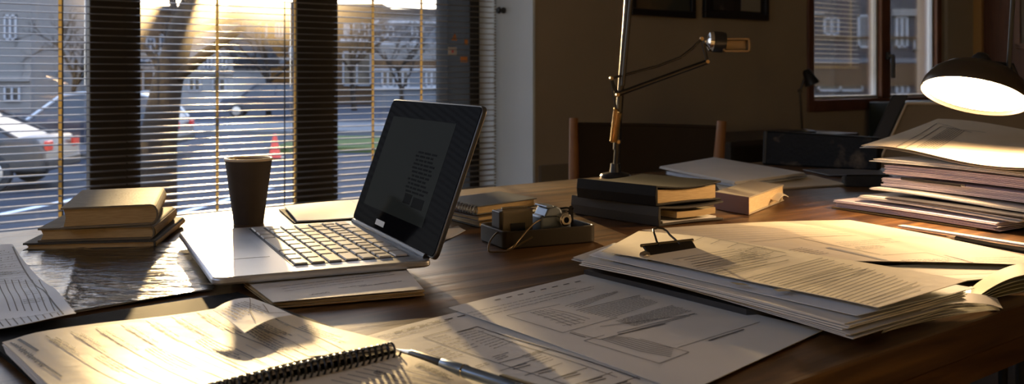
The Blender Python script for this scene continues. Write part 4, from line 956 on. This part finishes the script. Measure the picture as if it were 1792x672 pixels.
m = MB(); m.tube([A1(1070, 137, -.008), A1(1085, 133, -.008), A1(1150, 116, -.008), A1(1190, 101, -.008), A1(1212, 84, -.008), A1(1227, 68, -.008)], .0028, 10); m.build('upper_rod', darksteel, t, smooth=40)
for p, q, r_ in (((1070, 137), (1081, 166), .0035), ((1069, 137), (1078, 190), .0022), ((1228, 67), (1238, 108), .0038)):
    m = MB(); m.tube([A1(*p, -.008), A1(*q, -.010)], r_, 8); m.build('link', darksteel, t, smooth=40)
for p in ((1070, 137), (1081, 166), (1228, 68), (1238, 108), (1082, 248)):
    m = MB(); m.lathe([(0, -.006), (.0038, -.006), (.0045, -.003), (.0045, .003), (.0038, .006), (0, .006)], A1(*p, -.008), (0, 1, 0), 16); m.build('joint', mat('old_brass', (.35, .24, .12), .35, metal=1), t, smooth=40)
hd = A1(1234, 72, -.008); he = A1(1276, 75, -.008); hx = (he - hd).normalized()
m = MB(); m.lathe([(0, 0), (.006, 0), (.012, .006), (.020, .010), (.022, .016), (.022, .020)], hd - hx * .002, hx, 28); m.build('head_cap', chrome, t, smooth=35)
m = MB(); m.lathe([(.0225, .018), (.0225, .036), (.021, .044), (.018, .044)], hd - hx * .002, hx, 28); m.build('head', black, t, smooth=35)
p0 = A1(1265, 66, -.025); m = MB(); ex = V((48 * YL / F, 0, 0)); ez = Z * (-25 * YL / F); fr = .005
for o_, a_, c_ in ((p0, ex, Z * -fr), (p0 + ez, ex, Z * fr), (p0, V((fr, 0, 0)), ez), (p0 + ex, V((-fr, 0, 0)), ez)): m.box(o_, a_, V((0, .034, 0)), c_)
m.box(p0 + V((fr, .018, -fr)), ex - V((2 * fr, 0, 0)), V((0, .004, 0)), ez + Z * 2 * fr); m.build('reflector_frame', mat('bronze_metal', (.26, .18, .10), .4, metal=.6), t, bevel=.001)

# ---------------------------------------------------------------- chairs
def chair():
    pl, pr = at(1004, 207, 2.90), at(1263, 212, 2.72); pr.z = pl.z
    x = V((pr.x - pl.x, pr.y - pl.y, 0)); w = x.length; x.normalize(); f = x.cross(Z)
    if f.y > 0: f = -f
    o = V((pl.x, pl.y, 0)); zt = pl.z
    t = thing('wooden_chair', 'wooden armless chair with dark fabric back, behind the desk', 'chair', o + x * w / 2)
    for k in (0, 1):
        q = o + x * (w * k); m = MB(); s_ = 1 if k == 0 else -1
        bt = q + f * .05; bt.z = 0; mid = q + f * .06 + x * .02 * s_; mid.z = .45; tp = q.copy(); tp.z = zt
        m.tube([bt, mid, mid.lerp(tp, .5) + f * -.006, tp], [.018, .019, .017, .013], 12); m.build('back_post', chairwood, t, smooth=50)
        q2 = q + f * .44 + x * .02 * s_; m = MB(); m.tube([V((q2.x, q2.y, 0)), V((q2.x, q2.y, .43))], [.014, .018], 12); m.build('leg', chairwood, t, smooth=50)
        m = MB(); m.tube([mid - Z * .2, V((q2.x, q2.y, .25))], .010, 8); m.build('side_rail', chairwood, t)
    def fn(s, v):
        l, r_ = o.copy(), o + x * w; b0 = l + f * .055 + x * .02; b0.z = .50; t0 = l.copy(); t0.z = zt - .018
        b1 = r_ + f * .055 - x * .02; b1.z = .50; t1 = r_.copy(); t1.z = zt - .018
        return b0.lerp(t0, v).lerp(b1.lerp(t1, v), s) - f * .035 * math.sin(math.pi * s)
    mb = MB(); mb.grid(fn, 16, 8, 0); k = len(mb.v); mb.v += [v - f * .006 for v in mb.v]; mb.f += [[k + i for i in fc[::-1]] for fc in list(mb.f)]; mb.m = [0] * len(mb.f)
    mb.build('backrest', chairfab, t, smooth=50)
    m = MB(); m.tube([fn(i / 12, 1) - f * .003 for i in range(13)], .006, 8); m.build('top_hem', chairfab, t, smooth=50)
    m = MB(); so = o + f * .05 + x * .012; so.z = .43; m.prism([so + x * p + f * q for p, q in rrect((w - .024) / 2, .21, (w - .024) / 2, .21, .03)], Z * .035); m.build('seat', chairfab, t, bevel=.008, smooth=40)
chair()
def chair2():
    o = at(1590, 166, 3.10); zt = o.z; x = V((.93, -.36, 0)).normalized(); f = V((-x.y * -1, -x.x, 0)); f = V((x.y, -x.x, 0)).normalized(); w = .50
    lean = at(1536, 250, 3.10) - at(1575, 166, 3.10)
    t = thing('upholstered_chair', 'tan padded chair with black frame at the far right end of the desk', 'chair', V((o.x, o.y, 0)) + x * w / 2)
    o0 = V((o.x, o.y, 0))
    dn = V((lean.x, lean.y, lean.z)); k = (zt - .42) / -dn.z
    a = o.copy(); b = o + dn * k
    m = MB(); e = x * -.048
    m.hexa([b, b + e, b + e - f * .03, b - f * .03, a, a + e, a + e - f * .03, a - f * .03]); m.build('side_frame', black, t, bevel=.004)
    def pt(s, v, d=0): return b.lerp(a, v) + x * (.006 + s * w) - f * (.03 * d) + f * .0
    m = MB(); mb = MB(); mb.grid(lambda s, v: pt(s, .04 + v * .90, 0) + f * .02 * math.sin(math.pi * min(1, max(0, s))) * math.sin(math.pi * v), 14, 10, 0)
    kk = len(mb.v); mb.v += [v - f * .045 for v in mb.v]; nf = list(mb.f); mb.f += [[kk + i for i in fc[::-1]] for fc in nf]
    W = 11; rim = [i * W for i in range(15)] + [14 * W + j for j in range(1, 11)] + [i * W + 10 for i in range(13, -1, -1)] + [j for j in range(9, 0, -1)]
    mb.f += [[rim[(i + 1) % len(rim)], rim[i], kk + rim[i], kk + rim[(i + 1) % len(rim)]] for i in range(len(rim))]; mb.m = [0] * len(mb.f)
    mb.build('backrest', tanfab, t, smooth=50)
    m = MB(); m.tube([pt(0, .02) + f * .004, pt(0, .5) + f * .004, pt(0, .945) + f * .004, pt(1, .945) + f * .004], .005, 8); m.build('piping', tanpipe, t, smooth=50)
    sb = b.copy(); m = MB(); m.prism([V((sb.x, sb.y, .42)) + x * p + f * q for p, q in rrect(w / 2, .24, w / 2, .25, .04)], Z * .06); m.build('seat', tanfab, t, bevel=.012, smooth=40)
    for p in (.03, w - .03):
        for q in (.02, .45):
            g_ = V((sb.x, sb.y, 0)) + x * p + f * q; m = MB(); m.tube([g_, g_ + Z * .42], [.012, .016], 10); m.build('leg', black, t, smooth=50)
chair2()

# ---------------------------------------------------------------- low furniture along the far wall, small lamp
t = thing('sideboard', 'low dark open sideboard along the far wall under the pictures', 'sideboard', UN(3.5, 2.6, 0))
s0, s1, q0, q1 = 3.02, 3.92, 2.38, 2.79
m = MB(); m.ubox(s0, s1, q0, q1, .685, .71); m.build('top', mat('dark_veneer', (.05, .042, .032), .5), t, bevel=.003)
m = MB(); dv = mat('dark_veneer', (.05, .042, .032), .5)
m.ubox(s0, s0 + .022, q0, q1, .05, .685); m.ubox(s1 - .022, s1, q0, q1, .05, .685); m.ubox(s0, s1, q1 - .012, q1, .05, .685); m.ubox(s0, s1, q0, q1, .03, .055); m.build('carcass', dv, t)
m = MB(); m.ubox(s0 + .022, s1 - .022, q0 + .01, q1 - .012, .44, .46); m.build('shelf', dv, t)
m = MB(); m.ubox(s0 + .022, s1 - .022, q0 + .005, q0 + .02, .055, .44); m.build('door', mat('door_sage', (.16, .17, .15), .6), t)
for uu in (s0 + .03, s1 - .07):
    m = MB(); m.ubox(uu, uu + .04, q0 + .03, q1 - .03, 0, .03); m.build('foot', dv, t)
t = thing('filing_cabinet', 'dark green metal cabinet below the far right window', 'cabinet', UN(4.4, 2.6, 0))
c0 = wallu(1520, 2.79); m = MB(); m.ubox(c0, c0 + .75, 2.40, 2.79, 0, .825); m.build('body', greenblk, t, bevel=.006)
for k in range(3):
    z0 = .04 + k * .26; m = MB(); m.ubox(c0 + .015, c0 + .735, 2.388, 2.40, z0, z0 + .245); dr = m.build('drawer', greenblk, t, bevel=.003)
    m = MB(); m.ubox(c0 + .30, c0 + .45, 2.372, 2.388, z0 + .14, z0 + .16); m.build('handle', darksteel, dr)
lb_ = UN(wallu(1404, 2.56), 2.56, .71); yl = lb_.y
def A3(px, py): return V(((px - CX) / F * yl, yl, EYE - (py - HZ) / F * yl))
t = thing('small_task_lamp', 'small black task lamp standing in front of the far window', 'lamp', lb_)
m = MB(); m.lathe([(0, 0), (.06, 0), (.06, .008), (.02, .014), (0, .016)], lb_, Z, 28); m.build('base', black, t, smooth=40)
m = MB(); m.tube([lb_ + Z * .01, A3(1400, 160), A3(1408, 138)], .0055, 10); m.build('stem', darksteel, t, smooth=40)
m = MB(); m.lathe([(0, -.006), (.01, -.006), (.01, .006), (0, .006)], A3(1400, 159), (0, 1, 0), 14); m.build('joint', black, t, smooth=40)
hx = V((.35, -.2, -.9)).normalized(); m = MB(); m.lathe([(0, -.012), (.014, -.01), (.02, 0), (.026, .03), (.034, .06), (.034, .062), (.031, .062), (.02, .02), (0, .01)], A3(1412, 126), hx, 26); m.build('shade', black, t, smooth=40)

# ================================================================ the street outside
SZ = EYE - 2.10
asphalt = mat('asphalt', (.024, .027, .036), .75, spec=.05, noise=((.034, .038, .048), .6, .3, .7))
pave = mat('pavement', (.12, .12, .12), .8, spec=.05, noise=((.09, .09, .095), 1.2, .3, .7))
grassm = mat('verge_grass', (.045, .065, .02), .9, spec=.05, noise=((.09, .10, .035), 3, .3, .7))
m = MB(); m.box((-160, 3.6, SZ - .2), (320, 0, 0), (0, 130, 0), (0, 0, .2)); structure(m.build('street', asphalt))
m = MB(); m.box((-160, 34, SZ), (320, 0, 0), (0, 6, 0), (0, 0, .12)); structure(m.build('pavement', pave))
m = MB(); m.box((-6.5, 26, SZ), (40, 0, 0), (0, 5, 0), (0, 0, .14)); m.box((-2.2, 40, SZ + .0), (40, 0, 0), (0, 5, 0), (0, 0, .15)); structure(m.build('verge_lawn', grassm))
m = MB()
for i in range(6):
    xx = -10.5 + i * 2.6; m.prism([(xx, 13.5, SZ), (xx + .12, 13.5, SZ), (xx + .9, 18, SZ), (xx + .78, 18, SZ)], (0, 0, .006))
structure(m.build('road_marking', mat('road_paint', (.6, .62, .65), .7)))
brick_t = mat('brick_tan', (.125, .075, .040), .9, spec=.05, noise=((.085, .050, .028), 6, .3, .7)); brick_g = mat('brick_gold', (.190, .095, .028), .9, spec=.05, noise=((.110, .052, .016), 3, .3, .7))
brick_b = mat('brick_brown', (.075, .045, .026), .9, spec=.05, noise=((.095, .055, .028), 4, .3, .7)); siding = mat('pale_siding', (.165, .160, .155), .7, spec=.05, noise=((.140, .136, .132), 8, .3, .7), scale3=(8, 1, .2))
sidb = mat('blue_siding', (.115, .125, .140), .7, spec=.05); roofd = mat('slate_roof', (0.030, 0.033, 0.037), .7, spec=.05); whitew = mat('white_render', (.25, .25, .25), .7, spec=.05); wframe = mat('white_window_frame', (0.300, 0.310, 0.330), .5)
wglass = mat('house_glass', (0.050, 0.065, 0.090), .08); bandm = mat('stone_band', (0.210, 0.200, 0.190), .8, spec=.05); dglass = mat('dark_shop_glass', (0.013, 0.015, 0.020), .1)
wgroup = 'buildings across the street'
def bX(px, y): return (px - CX) / F * y
def bZ(py, y): return EYE - (py - HZ) / F * y
def building(label, px0, px1, ytop, y, wall, wins, bands=(), roof=None, depth=9, parapet=True, gable=None, extra=()):
    x0, x1, zt = bX(px0, y), bX(px1, y), bZ(ytop, y)
    t = thing('building', label, 'building', ((x0 + x1) / 2, y + depth / 2, SZ), wgroup)
    m = MB(); m.box((x0, y, SZ), (x1 - x0, 0, 0), (0, depth, 0), (0, 0, zt - SZ)); m.build('wall', wall, t)
    if gable:
        gx, gy = gable; gp_ = (bX(gx, y), bZ(gy, y)); o_ = .5
        m = MB(); m.prism([(x0, y, zt), (x1, y, zt), (gp_[0], y, gp_[1] - .3)], (0, depth, 0)); m.build('gable', wall, t)
        m = MB()
        for xx in (x0, x1):
            s_ = -1 if xx == x0 else 1
            m.prism([(xx + s_ * o_, y - .6, zt - .3), (gp_[0], y - .6, gp_[1]), (gp_[0], y - .6, gp_[1] - .55), (xx + s_ * o_ - s_ * .1, y - .6, zt - .85)], (0, depth + 1, 0))
        m.build('roof', roof or roofd, t)
    elif parapet:
        m = MB(); m.box((x0 - .2, y - .25, zt - .05), (x1 - x0 + .4, 0, 0), (0, depth + .5, 0), (0, 0, .35)); m.build('roof', roof or roofd, t)
    for p0, q0, p1, q1, mt in bands:
        m = MB(); m.box((bX(p0, y), y - .18, bZ(q1, y)), (bX(p1, y) - bX(p0, y), 0, 0), (0, .2, 0), (0, 0, bZ(q0, y) - bZ(q1, y))); m.build('band', mt, t)
    for p0, q0, p1, q1, g_ in wins:
        a, b, c, d_ = bX(p0, y), bX(p1, y), bZ(q1, y), bZ(q0, y); fw = .09; m = MB()
        for o_, sx, sz in (((a, c), b - a, fw), ((a, d_ - fw), b - a, fw), ((a, c), fw, d_ - c), ((b - fw, c), fw, d_ - c), (((a + b) / 2 - fw / 2, c), fw, d_ - c)): m.box((o_[0], y - .1, o_[1]), (sx, 0, 0), (0, .12, 0), (0, 0, sz))
        w_ = m.build('window', wframe, t); m = MB(); m.box((a + fw, y - .03, c + fw), (b - a - 2 * fw, 0, 0), (0, .04, 0), (0, 0, d_ - c - 2 * fw)); m.build('pane', g_, w_)
    return t
building('pale clad building at the far left, above the parked cars', -260, 54, -40, 52, siding, [(-60, 20, -20, 60, wglass), (8, 26, 30, 70, wglass), (8, 150, 36, 178, dglass)], [(-260, 133, 54, 142, bandm)])
building('tan brick building with stone bands behind the left cars', 48, 300, 18, 66, brick_t, [(62, 30, 105, 80, wglass), (116, 55, 158, 84, wglass), (176, 55, 206, 84, wglass), (222, 66, 236, 98, wglass), (256, 66, 272, 98, wglass), (280, 60, 296, 98, wglass), (118, 132, 142, 162, wglass), (70, 136, 100, 168, dglass), (250, 122, 290, 160, dglass)], [(48, 92, 300, 98, bandm), (48, 103, 300, 112, wframe), (48, 116, 300, 121, bandm), (246, 108, 296, 114, wframe)])
building('white gabled house with steep dark roof in the glare of the sun', 312, 408, 92, 58, whitew, [(330, 100, 346, 122, wglass), (356, 96, 372, 122, wglass), (382, 100, 398, 122, wglass), (330, 136, 352, 160, dglass), (372, 136, 396, 160, dglass)], [(312, 126, 408, 130, bandm)], gable=(362, 1))
building('golden brown brick building right of the white gabled house', 404, 584, 12, 70, brick_g, [(420, 40, 434, 66, wglass), (452, 40, 468, 66, wglass), (482, 40, 496, 66, wglass), (506, 82, 518, 98, wglass), (420, 78, 440, 98, wglass)], [(404, 100, 584, 106, bandm), (404, 106, 500, 112, sidb)])
building('brown brick building behind the left of the laptop screen', 588, 665, 14, 68, brick_b, [(602, 40, 612, 64, wglass), (618, 40, 640, 64, wglass), (644, 40, 660, 64, wglass), (600, 90, 650, 150, dglass)], [(596, 68, 660, 74, wframe)])
building('blue grey house with a porch behind the laptop screen', 655, 905, 24, 62, sidb, [(668, 46, 690, 66, wglass), (720, 44, 742, 66, wglass), (764, 58, 782, 78, wglass), (668, 124, 690, 152, dglass), (694, 122, 716, 154, dglass), (745, 124, 766, 152, wglass), (768, 124, 786, 152, wglass), (800, 124, 830, 152, wglass)], [(655, 36, 905, 41, wframe), (655, 72, 905, 78, wframe), (655, 78, 905, 104, siding), (655, 106, 905, 120, brick_b), (655, 120, 905, 123, wframe), (655, 152, 905, 156, wframe)])
building('grey block seen through the far right window', 1380, 1750, -70, 40, mat('grey_render', (.05, .055, .068), .8, spec=.05, noise=((.036, .040, .05), 3, .3, .7)), [(1440, 30, 1468, 62, wglass), (1500, 26, 1540, 84, wglass), (1430, 120, 1510, 160, dglass), (1566, 28, 1588, 84, wglass), (1566, 130, 1590, 166, wglass), (1598, 66, 1606, 90, wglass), (1624, 70, 1634, 92, wglass)], [(1380, 102, 1750, 110, sidb), (1560, 16, 1750, 28, bandm), (1380, 20, 1440, 26, bandm), (1380, 64, 1750, 68, brick_b), (1380, 112, 1750, 150, brick_b), (1380, 166, 1750, 172, bandm)])

def car(loc, ang, paint, label, suv=False, top=None):
    t = thing('car', label, 'car', loc, 'cars parked across the street'); L = 4.6; h = 1.62 if suv else 1.42
    M_ = Matrix.Translation(V(loc)) @ Matrix.Rotation(ang, 4, 'Z')
    def T(x, y, z): return (M_ @ V((x, y, z)))
    body = [(-2.3, .35), (-2.28, .75), (-2.1, .92), (-1.2, .98), (1.5, 1.0) if suv else (1.3, .96), (2.15, .95), (2.3, .70), (2.3, .35)]
    cab = [(-1.35, .95), (-.55, h - .04), (-.1, h), (1.3, h - .01), (1.75, h - .12), (2.15, .97)] if suv else [(-1.15, .95), (-.35, h - .04), (.1, h), (.95, h - .03), (1.8, .95)]
    # lofted body: three lengthwise slices per side, arches cut by dark wheel wells
    m = MB(); ys = [(-.90, .0, .96), (-.86, .0, 1.0), (0, .02, 1.0), (.86, .0, 1.0), (.90, .0, .96)]
    rings = []
    for yv, dz, sc_ in ys: rings.append([T(x * (.97 if abs(yv) > .88 else 1), yv, .35 + (z - .35) * sc_ + dz) for x, z in body])
    vs = [p for r_ in rings for p in r_]; n = len(body); fs = []
    for i in range(len(rings) - 1):
        for k in range(n): k2 = (k + 1) % n; fs.append((i * n + k, (i + 1) * n + k, (i + 1) * n + k2, i * n + k2))
    fs += [tuple(range(n)), tuple(range((len(rings) - 1) * n, len(rings) * n))[::-1]]
    m.add(vs, fs); m.build('body', paint, t, bevel=.05, smooth=50)
    m = MB(); n = len(cab); vs = []
    for yv in (-.82, .82):
        for x, z in cab: vs.append(T(x, yv * (1 - .24 * (z - .95) / (h - .95)), z))
    m.add(vs, [tuple(range(n))[::-1], tuple(range(n, 2 * n))] + [(k, (k + 1) % n, n + (k + 1) % n, n + k) for k in range(n)]); m.build('windows', dglass, t, smooth=30)
    m = MB(); rp = [p for p in cab if p[1] > h - .13]
    m.prism([T(x, -.62, z + .012) for x, z in rp], T(0, .62, 0) - T(0, -.62, 0)) if len(rp) > 2 else None
    for k in range(n - 1):
        for yv in (-.83, .83):
            (xa_, za_), (xb_, zb_) = cab[k], cab[k + 1]; fa = 1 - .24 * (za_ - .95) / (h - .95); fb = 1 - .24 * (zb_ - .95) / (h - .95)
            m.tube([T(xa_, yv * fa, za_), T(xb_, yv * fb, zb_)], .04, 6)
    for xx in (.35,):
        for yv in (-.83, .83): m.tube([T(xx, yv, .95), T(xx + .05, yv * .77, h - .02)], .04, 6)
    m.build('roof', top or paint, t, smooth=40)
    for xx in (-1.45, 1.4):
        for yv in (-.86, .86):
            m = MB(); ax = T(0, 1, 0) - T(0, 0, 0); s_ = 1 if yv > 0 else -1
            m.lathe([(0, -.10), (.25, -.10), (.33, -.08), (.335, 0), (.33, .08), (.22, .095), (.20, .06), (0, .06)], T(xx, yv - s_ * .0, .335), ax * s_, 24, 0); wl = m.build('wheel', mat('tyre', (.015, .015, .016), .8), t, smooth=40)
            m = MB(); m.lathe([(0, .075), (.20, .062), (.21, .085), (.2, .09)], T(xx, yv, .335), ax * s_, 16); m.build('hubcap', steel, wl, smooth=40)
    for yv in (-.66, .66):
        m = MB(); m.box(T(-2.31, yv - .17, .66), T(.07, 0, 0) - T(0, 0, 0), T(0, .34, 0) - T(0, 0, 0), Z * .13); m.build('headlight', mat('headlamp', (.75, .78, .8), .15), t, bevel=.02)
        m = MB(); m.box(T(2.25, yv - .14, .72), T(.07, 0, 0) - T(0, 0, 0), T(0, .28, 0) - T(0, 0, 0), Z * .18); m.build('taillight', mat('taillamp', (.5, .02, .015), .25), t, bevel=.02)
    for xx, w_ in ((-2.34, .10), (2.26, .08)):
        m = MB(); m.box(T(xx, -.84, .36), T(w_, 0, 0) - T(0, 0, 0), T(0, 1.68, 0) - T(0, 0, 0), Z * .22); m.build('bumper', black, t, bevel=.04)
    return t
silver = mat('paint_silver', (.28, .30, .33), .25, metal=.4, coat=.6); grey = mat('paint_graphite', (.035, .034, .034), .3, spec=.25, coat=.15); navy = mat('paint_navy', (.016, .020, .034), .3, spec=.25, coat=.15)
pale = mat('paint_pearl', (.45, .47, .50), .25, metal=.2, coat=.6)
car((-10.75, 25.0, SZ), math.radians(3), navy, 'long dark blue SUV with a pale roof, parked across the first window post', True, pale)
car((-10.7, 18.0, SZ), math.radians(5), grey, 'graphite car nearest the window at the far left edge', False)
car((-12.0, 48.0, SZ), math.radians(8), navy, 'distant dark car by the verge, seen right of the sun', True)
# traffic cone
t = thing('traffic_cone', 'red traffic cone on the road beyond the middle blind', 'cone', (bX(481, 27.6), 27.6, SZ))
cz = V((bX(481, 24), 24, SZ)); t.location = cz; t['org'] = tuple(cz)
m = MB(); m.lathe([(0, .05), (.16, .05), (.10, .3), (.04, .62), (0, .63)], cz, Z, 18); m.build('cone', mat('cone_red', (.65, .06, .03), .5), t, smooth=40)
m = MB(); m.box(cz + V((-.22, -.22, 0)), (.44, 0, 0), (0, .44, 0), (0, 0, .05)); m.build('base', black, t)

bark = mat('bark', (.024, .019, .015), .9, spec=.05)
def tree(px, y, h, label, seed, lean=0, parts=5):
    rr = random.Random(seed); o = V((bX(px, y), y, SZ)); mb = MB()
    def grow(p, d, l, r_, lv):
        pts = [p]; q = p.copy(); dd = d.copy()
        for i in range(4):
            dd = (dd + V((rr.uniform(-.14, .14), rr.uniform(-.14, .14), rr.uniform(-.02, .12)))).normalized(); q = q + dd * l / 4; pts.append(q.copy())
        mb.tube(pts, [r_ * (1 - .12 * i) for i in range(5)], 6 if lv < 2 else 4, caps=False)
        if lv < 5:
            for k in range(3 if lv else parts):
                s_ = rr.uniform(.45, 1); i = min(3, int(s_ * 4)); b = pts[i].lerp(pts[i + 1], s_ * 4 - i if s_ < 1 else 1)
                an = rr.uniform(0, 2 * math.pi); sp = rr.uniform(.5, .95); e = dd.orthogonal().normalized(); e.rotate(Matrix.Rotation(an, 3, dd))
                grow(b, (dd * (1 - sp * .5) + e * sp).normalized(), l * rr.uniform(.55, .75), r_ * .52, lv + 1)
    grow(o, V((lean, 0, 1)).normalized(), h * .42, h * .022, 0)
    return tag(mb.build('bare_tree', bark, smooth=60, loc=o), label, 'tree', 'bare trees across the street')
tree(705, 46, 6.2, 'bare forked street tree in front of the porch house', 3)
tree(470, 50, 8.0, 'bare tree in front of the golden brick building', 11)
tree(280, 54, 8.5, 'bare tree between the tan brick building and the white gabled house', 5)
tree(130, 44, 6.6, 'bare tree rising over the tan brick building', 8)
tree(620, 56, 8.6, 'bare tree over the brown brick building', 21)

m = MB(); y = 6.6
pts = [V((bX(268, y), y, SZ)), at(276, 250, y), at(292, 150, y), at(316, 60, y), at(352, -30, y), at(372, -110, y)]
m.tube(pts, [.16, .125, .10, .088, .075, .065], 14)
for a_, b_, r_ in ((3, at(275, -60, y + .3), .03), (4, at(430, -130, y - .2), .035), (2, at(425, 48, y - .3), .045), (3, at(470, 20, y - .1), .04), (2, at(240, 70, y + .2), .03)): m.tube([pts[a_], pts[a_].lerp(b_, .5) + V((0, .05, .03)), b_], [r_, r_ * .8, r_ * .5], 8)  # limbs across the sun are added to dapple its light on the desk
tag(m.build('leaning_tree', bark, smooth=60, loc=pts[0]), 'dark leaning tree trunk close outside the middle window bay, left of the sun', 'tree')

# ================================================================ light, sky, camera
sun_dir = V(((385 - CX) / F, 1, math.tan(math.radians(6.0)) * 1.044)).normalized()
sd_ = bpy.data.lights.new('sun', 'SUN'); sd_.energy = 16; sd_.angle = math.radians(1.1); sd_.color = (1, .66, .30)
so = bpy.data.objects.new('sun', sd_); C.objects.link(so); so.location = sun_dir * 30; so.rotation_euler = sun_dir.to_track_quat('Z', 'Y').to_euler()

w = bpy.data.worlds.new('sky'); bpy.context.scene.world = w; w.use_nodes = True; nt = w.node_tree; nt.nodes.clear(); Lk = nt.links.new
out = nt.nodes.new('ShaderNodeOutputWorld'); bg = nt.nodes.new('ShaderNodeBackground'); tc = nt.nodes.new('ShaderNodeTexCoord')
dot = nt.nodes.new('ShaderNodeVectorMath'); dot.operation = 'DOT_PRODUCT'; dot.inputs[1].default_value = sun_dir; Lk(tc.outputs['Generated'], dot.inputs[0])
pw = nt.nodes.new('ShaderNodeMath'); pw.operation = 'POWER'; pw.inputs[1].default_value = 60; mx = nt.nodes.new('ShaderNodeMath'); mx.operation = 'MAXIMUM'; mx.inputs[1].default_value = 0
Lk(dot.outputs['Value'], mx.inputs[0]); Lk(mx.outputs[0], pw.inputs[0])
sp = nt.nodes.new('ShaderNodeSeparateXYZ'); Lk(tc.outputs['Generated'], sp.inputs[0])
rp = nt.nodes.new('ShaderNodeValToRGB'); e = rp.color_ramp.elements; e[0].position = 0; e[0].color = (1.0, .93, .82, 1); e[1].position = .5; e[1].color = (.72, .95, 1.45, 1); k_ = e.new(.12); k_.color = (.95, .97, 1.05, 1)
Lk(sp.outputs['Z'], rp.inputs['Fac'])
glow = nt.nodes.new('ShaderNodeMix'); glow.data_type = 'RGBA'; glow.blend_type = 'ADD'; glow.clamp_factor = False
Lk(pw.outputs[0], glow.inputs['Factor']); Lk(rp.outputs['Color'], glow.inputs['A']); glow.inputs['B'].default_value = (3, 2.1, 1.1, 1)
Lk(glow.outputs['Result'], bg.inputs['Color']); bg.inputs['Strength'].default_value = 2.3; Lk(bg.outputs[0], out.inputs['Surface'])

al = bpy.data.lights.new('sky_portal', 'AREA'); al.shape = 'RECTANGLE'; al.size = lw1 - lw0; al.size_y = lz1 - lz0; al.cycles.is_portal = True  # portal at the added unseen window
ao = bpy.data.objects.new('sky_portal', al); C.objects.link(ao); ao.location = UN(UL - .22, (lw0 + lw1) / 2, (lz0 + lz1) / 2); ao.rotation_euler = (-U).to_track_quat('Z', 'Y').to_euler()
# portals guide sky light through the two windows
for (u0, u1, z0, z1) in ((UWL, UR0, .25, 2.1), (rw0, rw1, rwz0, rwz1)):
    al = bpy.data.lights.new('sky_portal', 'AREA'); al.shape = 'RECTANGLE'; al.size = u1 - u0; al.size_y = z1 - z0; al.cycles.is_portal = True
    ao = bpy.data.objects.new('sky_portal', al); C.objects.link(ao); ao.location = UN((u0 + u1) / 2, 3.5, (z0 + z1) / 2)
    ao.rotation_euler = (N).to_track_quat('Z', 'Y').to_euler()

sc_ = bpy.context.scene
cam = bpy.data.cameras.new('camera'); co = bpy.data.objects.new('camera', cam); C.objects.link(co); sc_.camera = co
co.location = (0, 0, EYE); co.rotation_euler = (math.pi / 2, 0, 0)
cam.sensor_width = 36; cam.lens = 36 * F / 1792; cam.shift_y = -(336 - HZ) / 1792; cam.clip_start = .02; cam.clip_end = 400
cam.dof.use_dof = True; cam.dof.focus_distance = 1.12; cam.dof.aperture_fstop = 11
vs_ = sc_.view_settings; sc_.display_settings.display_device = 'sRGB'; vs_.view_transform = 'Standard'; vs_.look = 'None'; vs_.gamma = 1; vs_.exposure = 0.38; vs_.use_curve_mapping = False
sc_.cycles.use_denoising = True; sc_.cycles.max_bounces = 10; sc_.cycles.transparent_max_bounces = 16; sc_.cycles.caustics_reflective = True; sc_.cycles.sample_clamp_indirect = 6
for o in sc_.objects:
    if 'org' in o: del o['org']
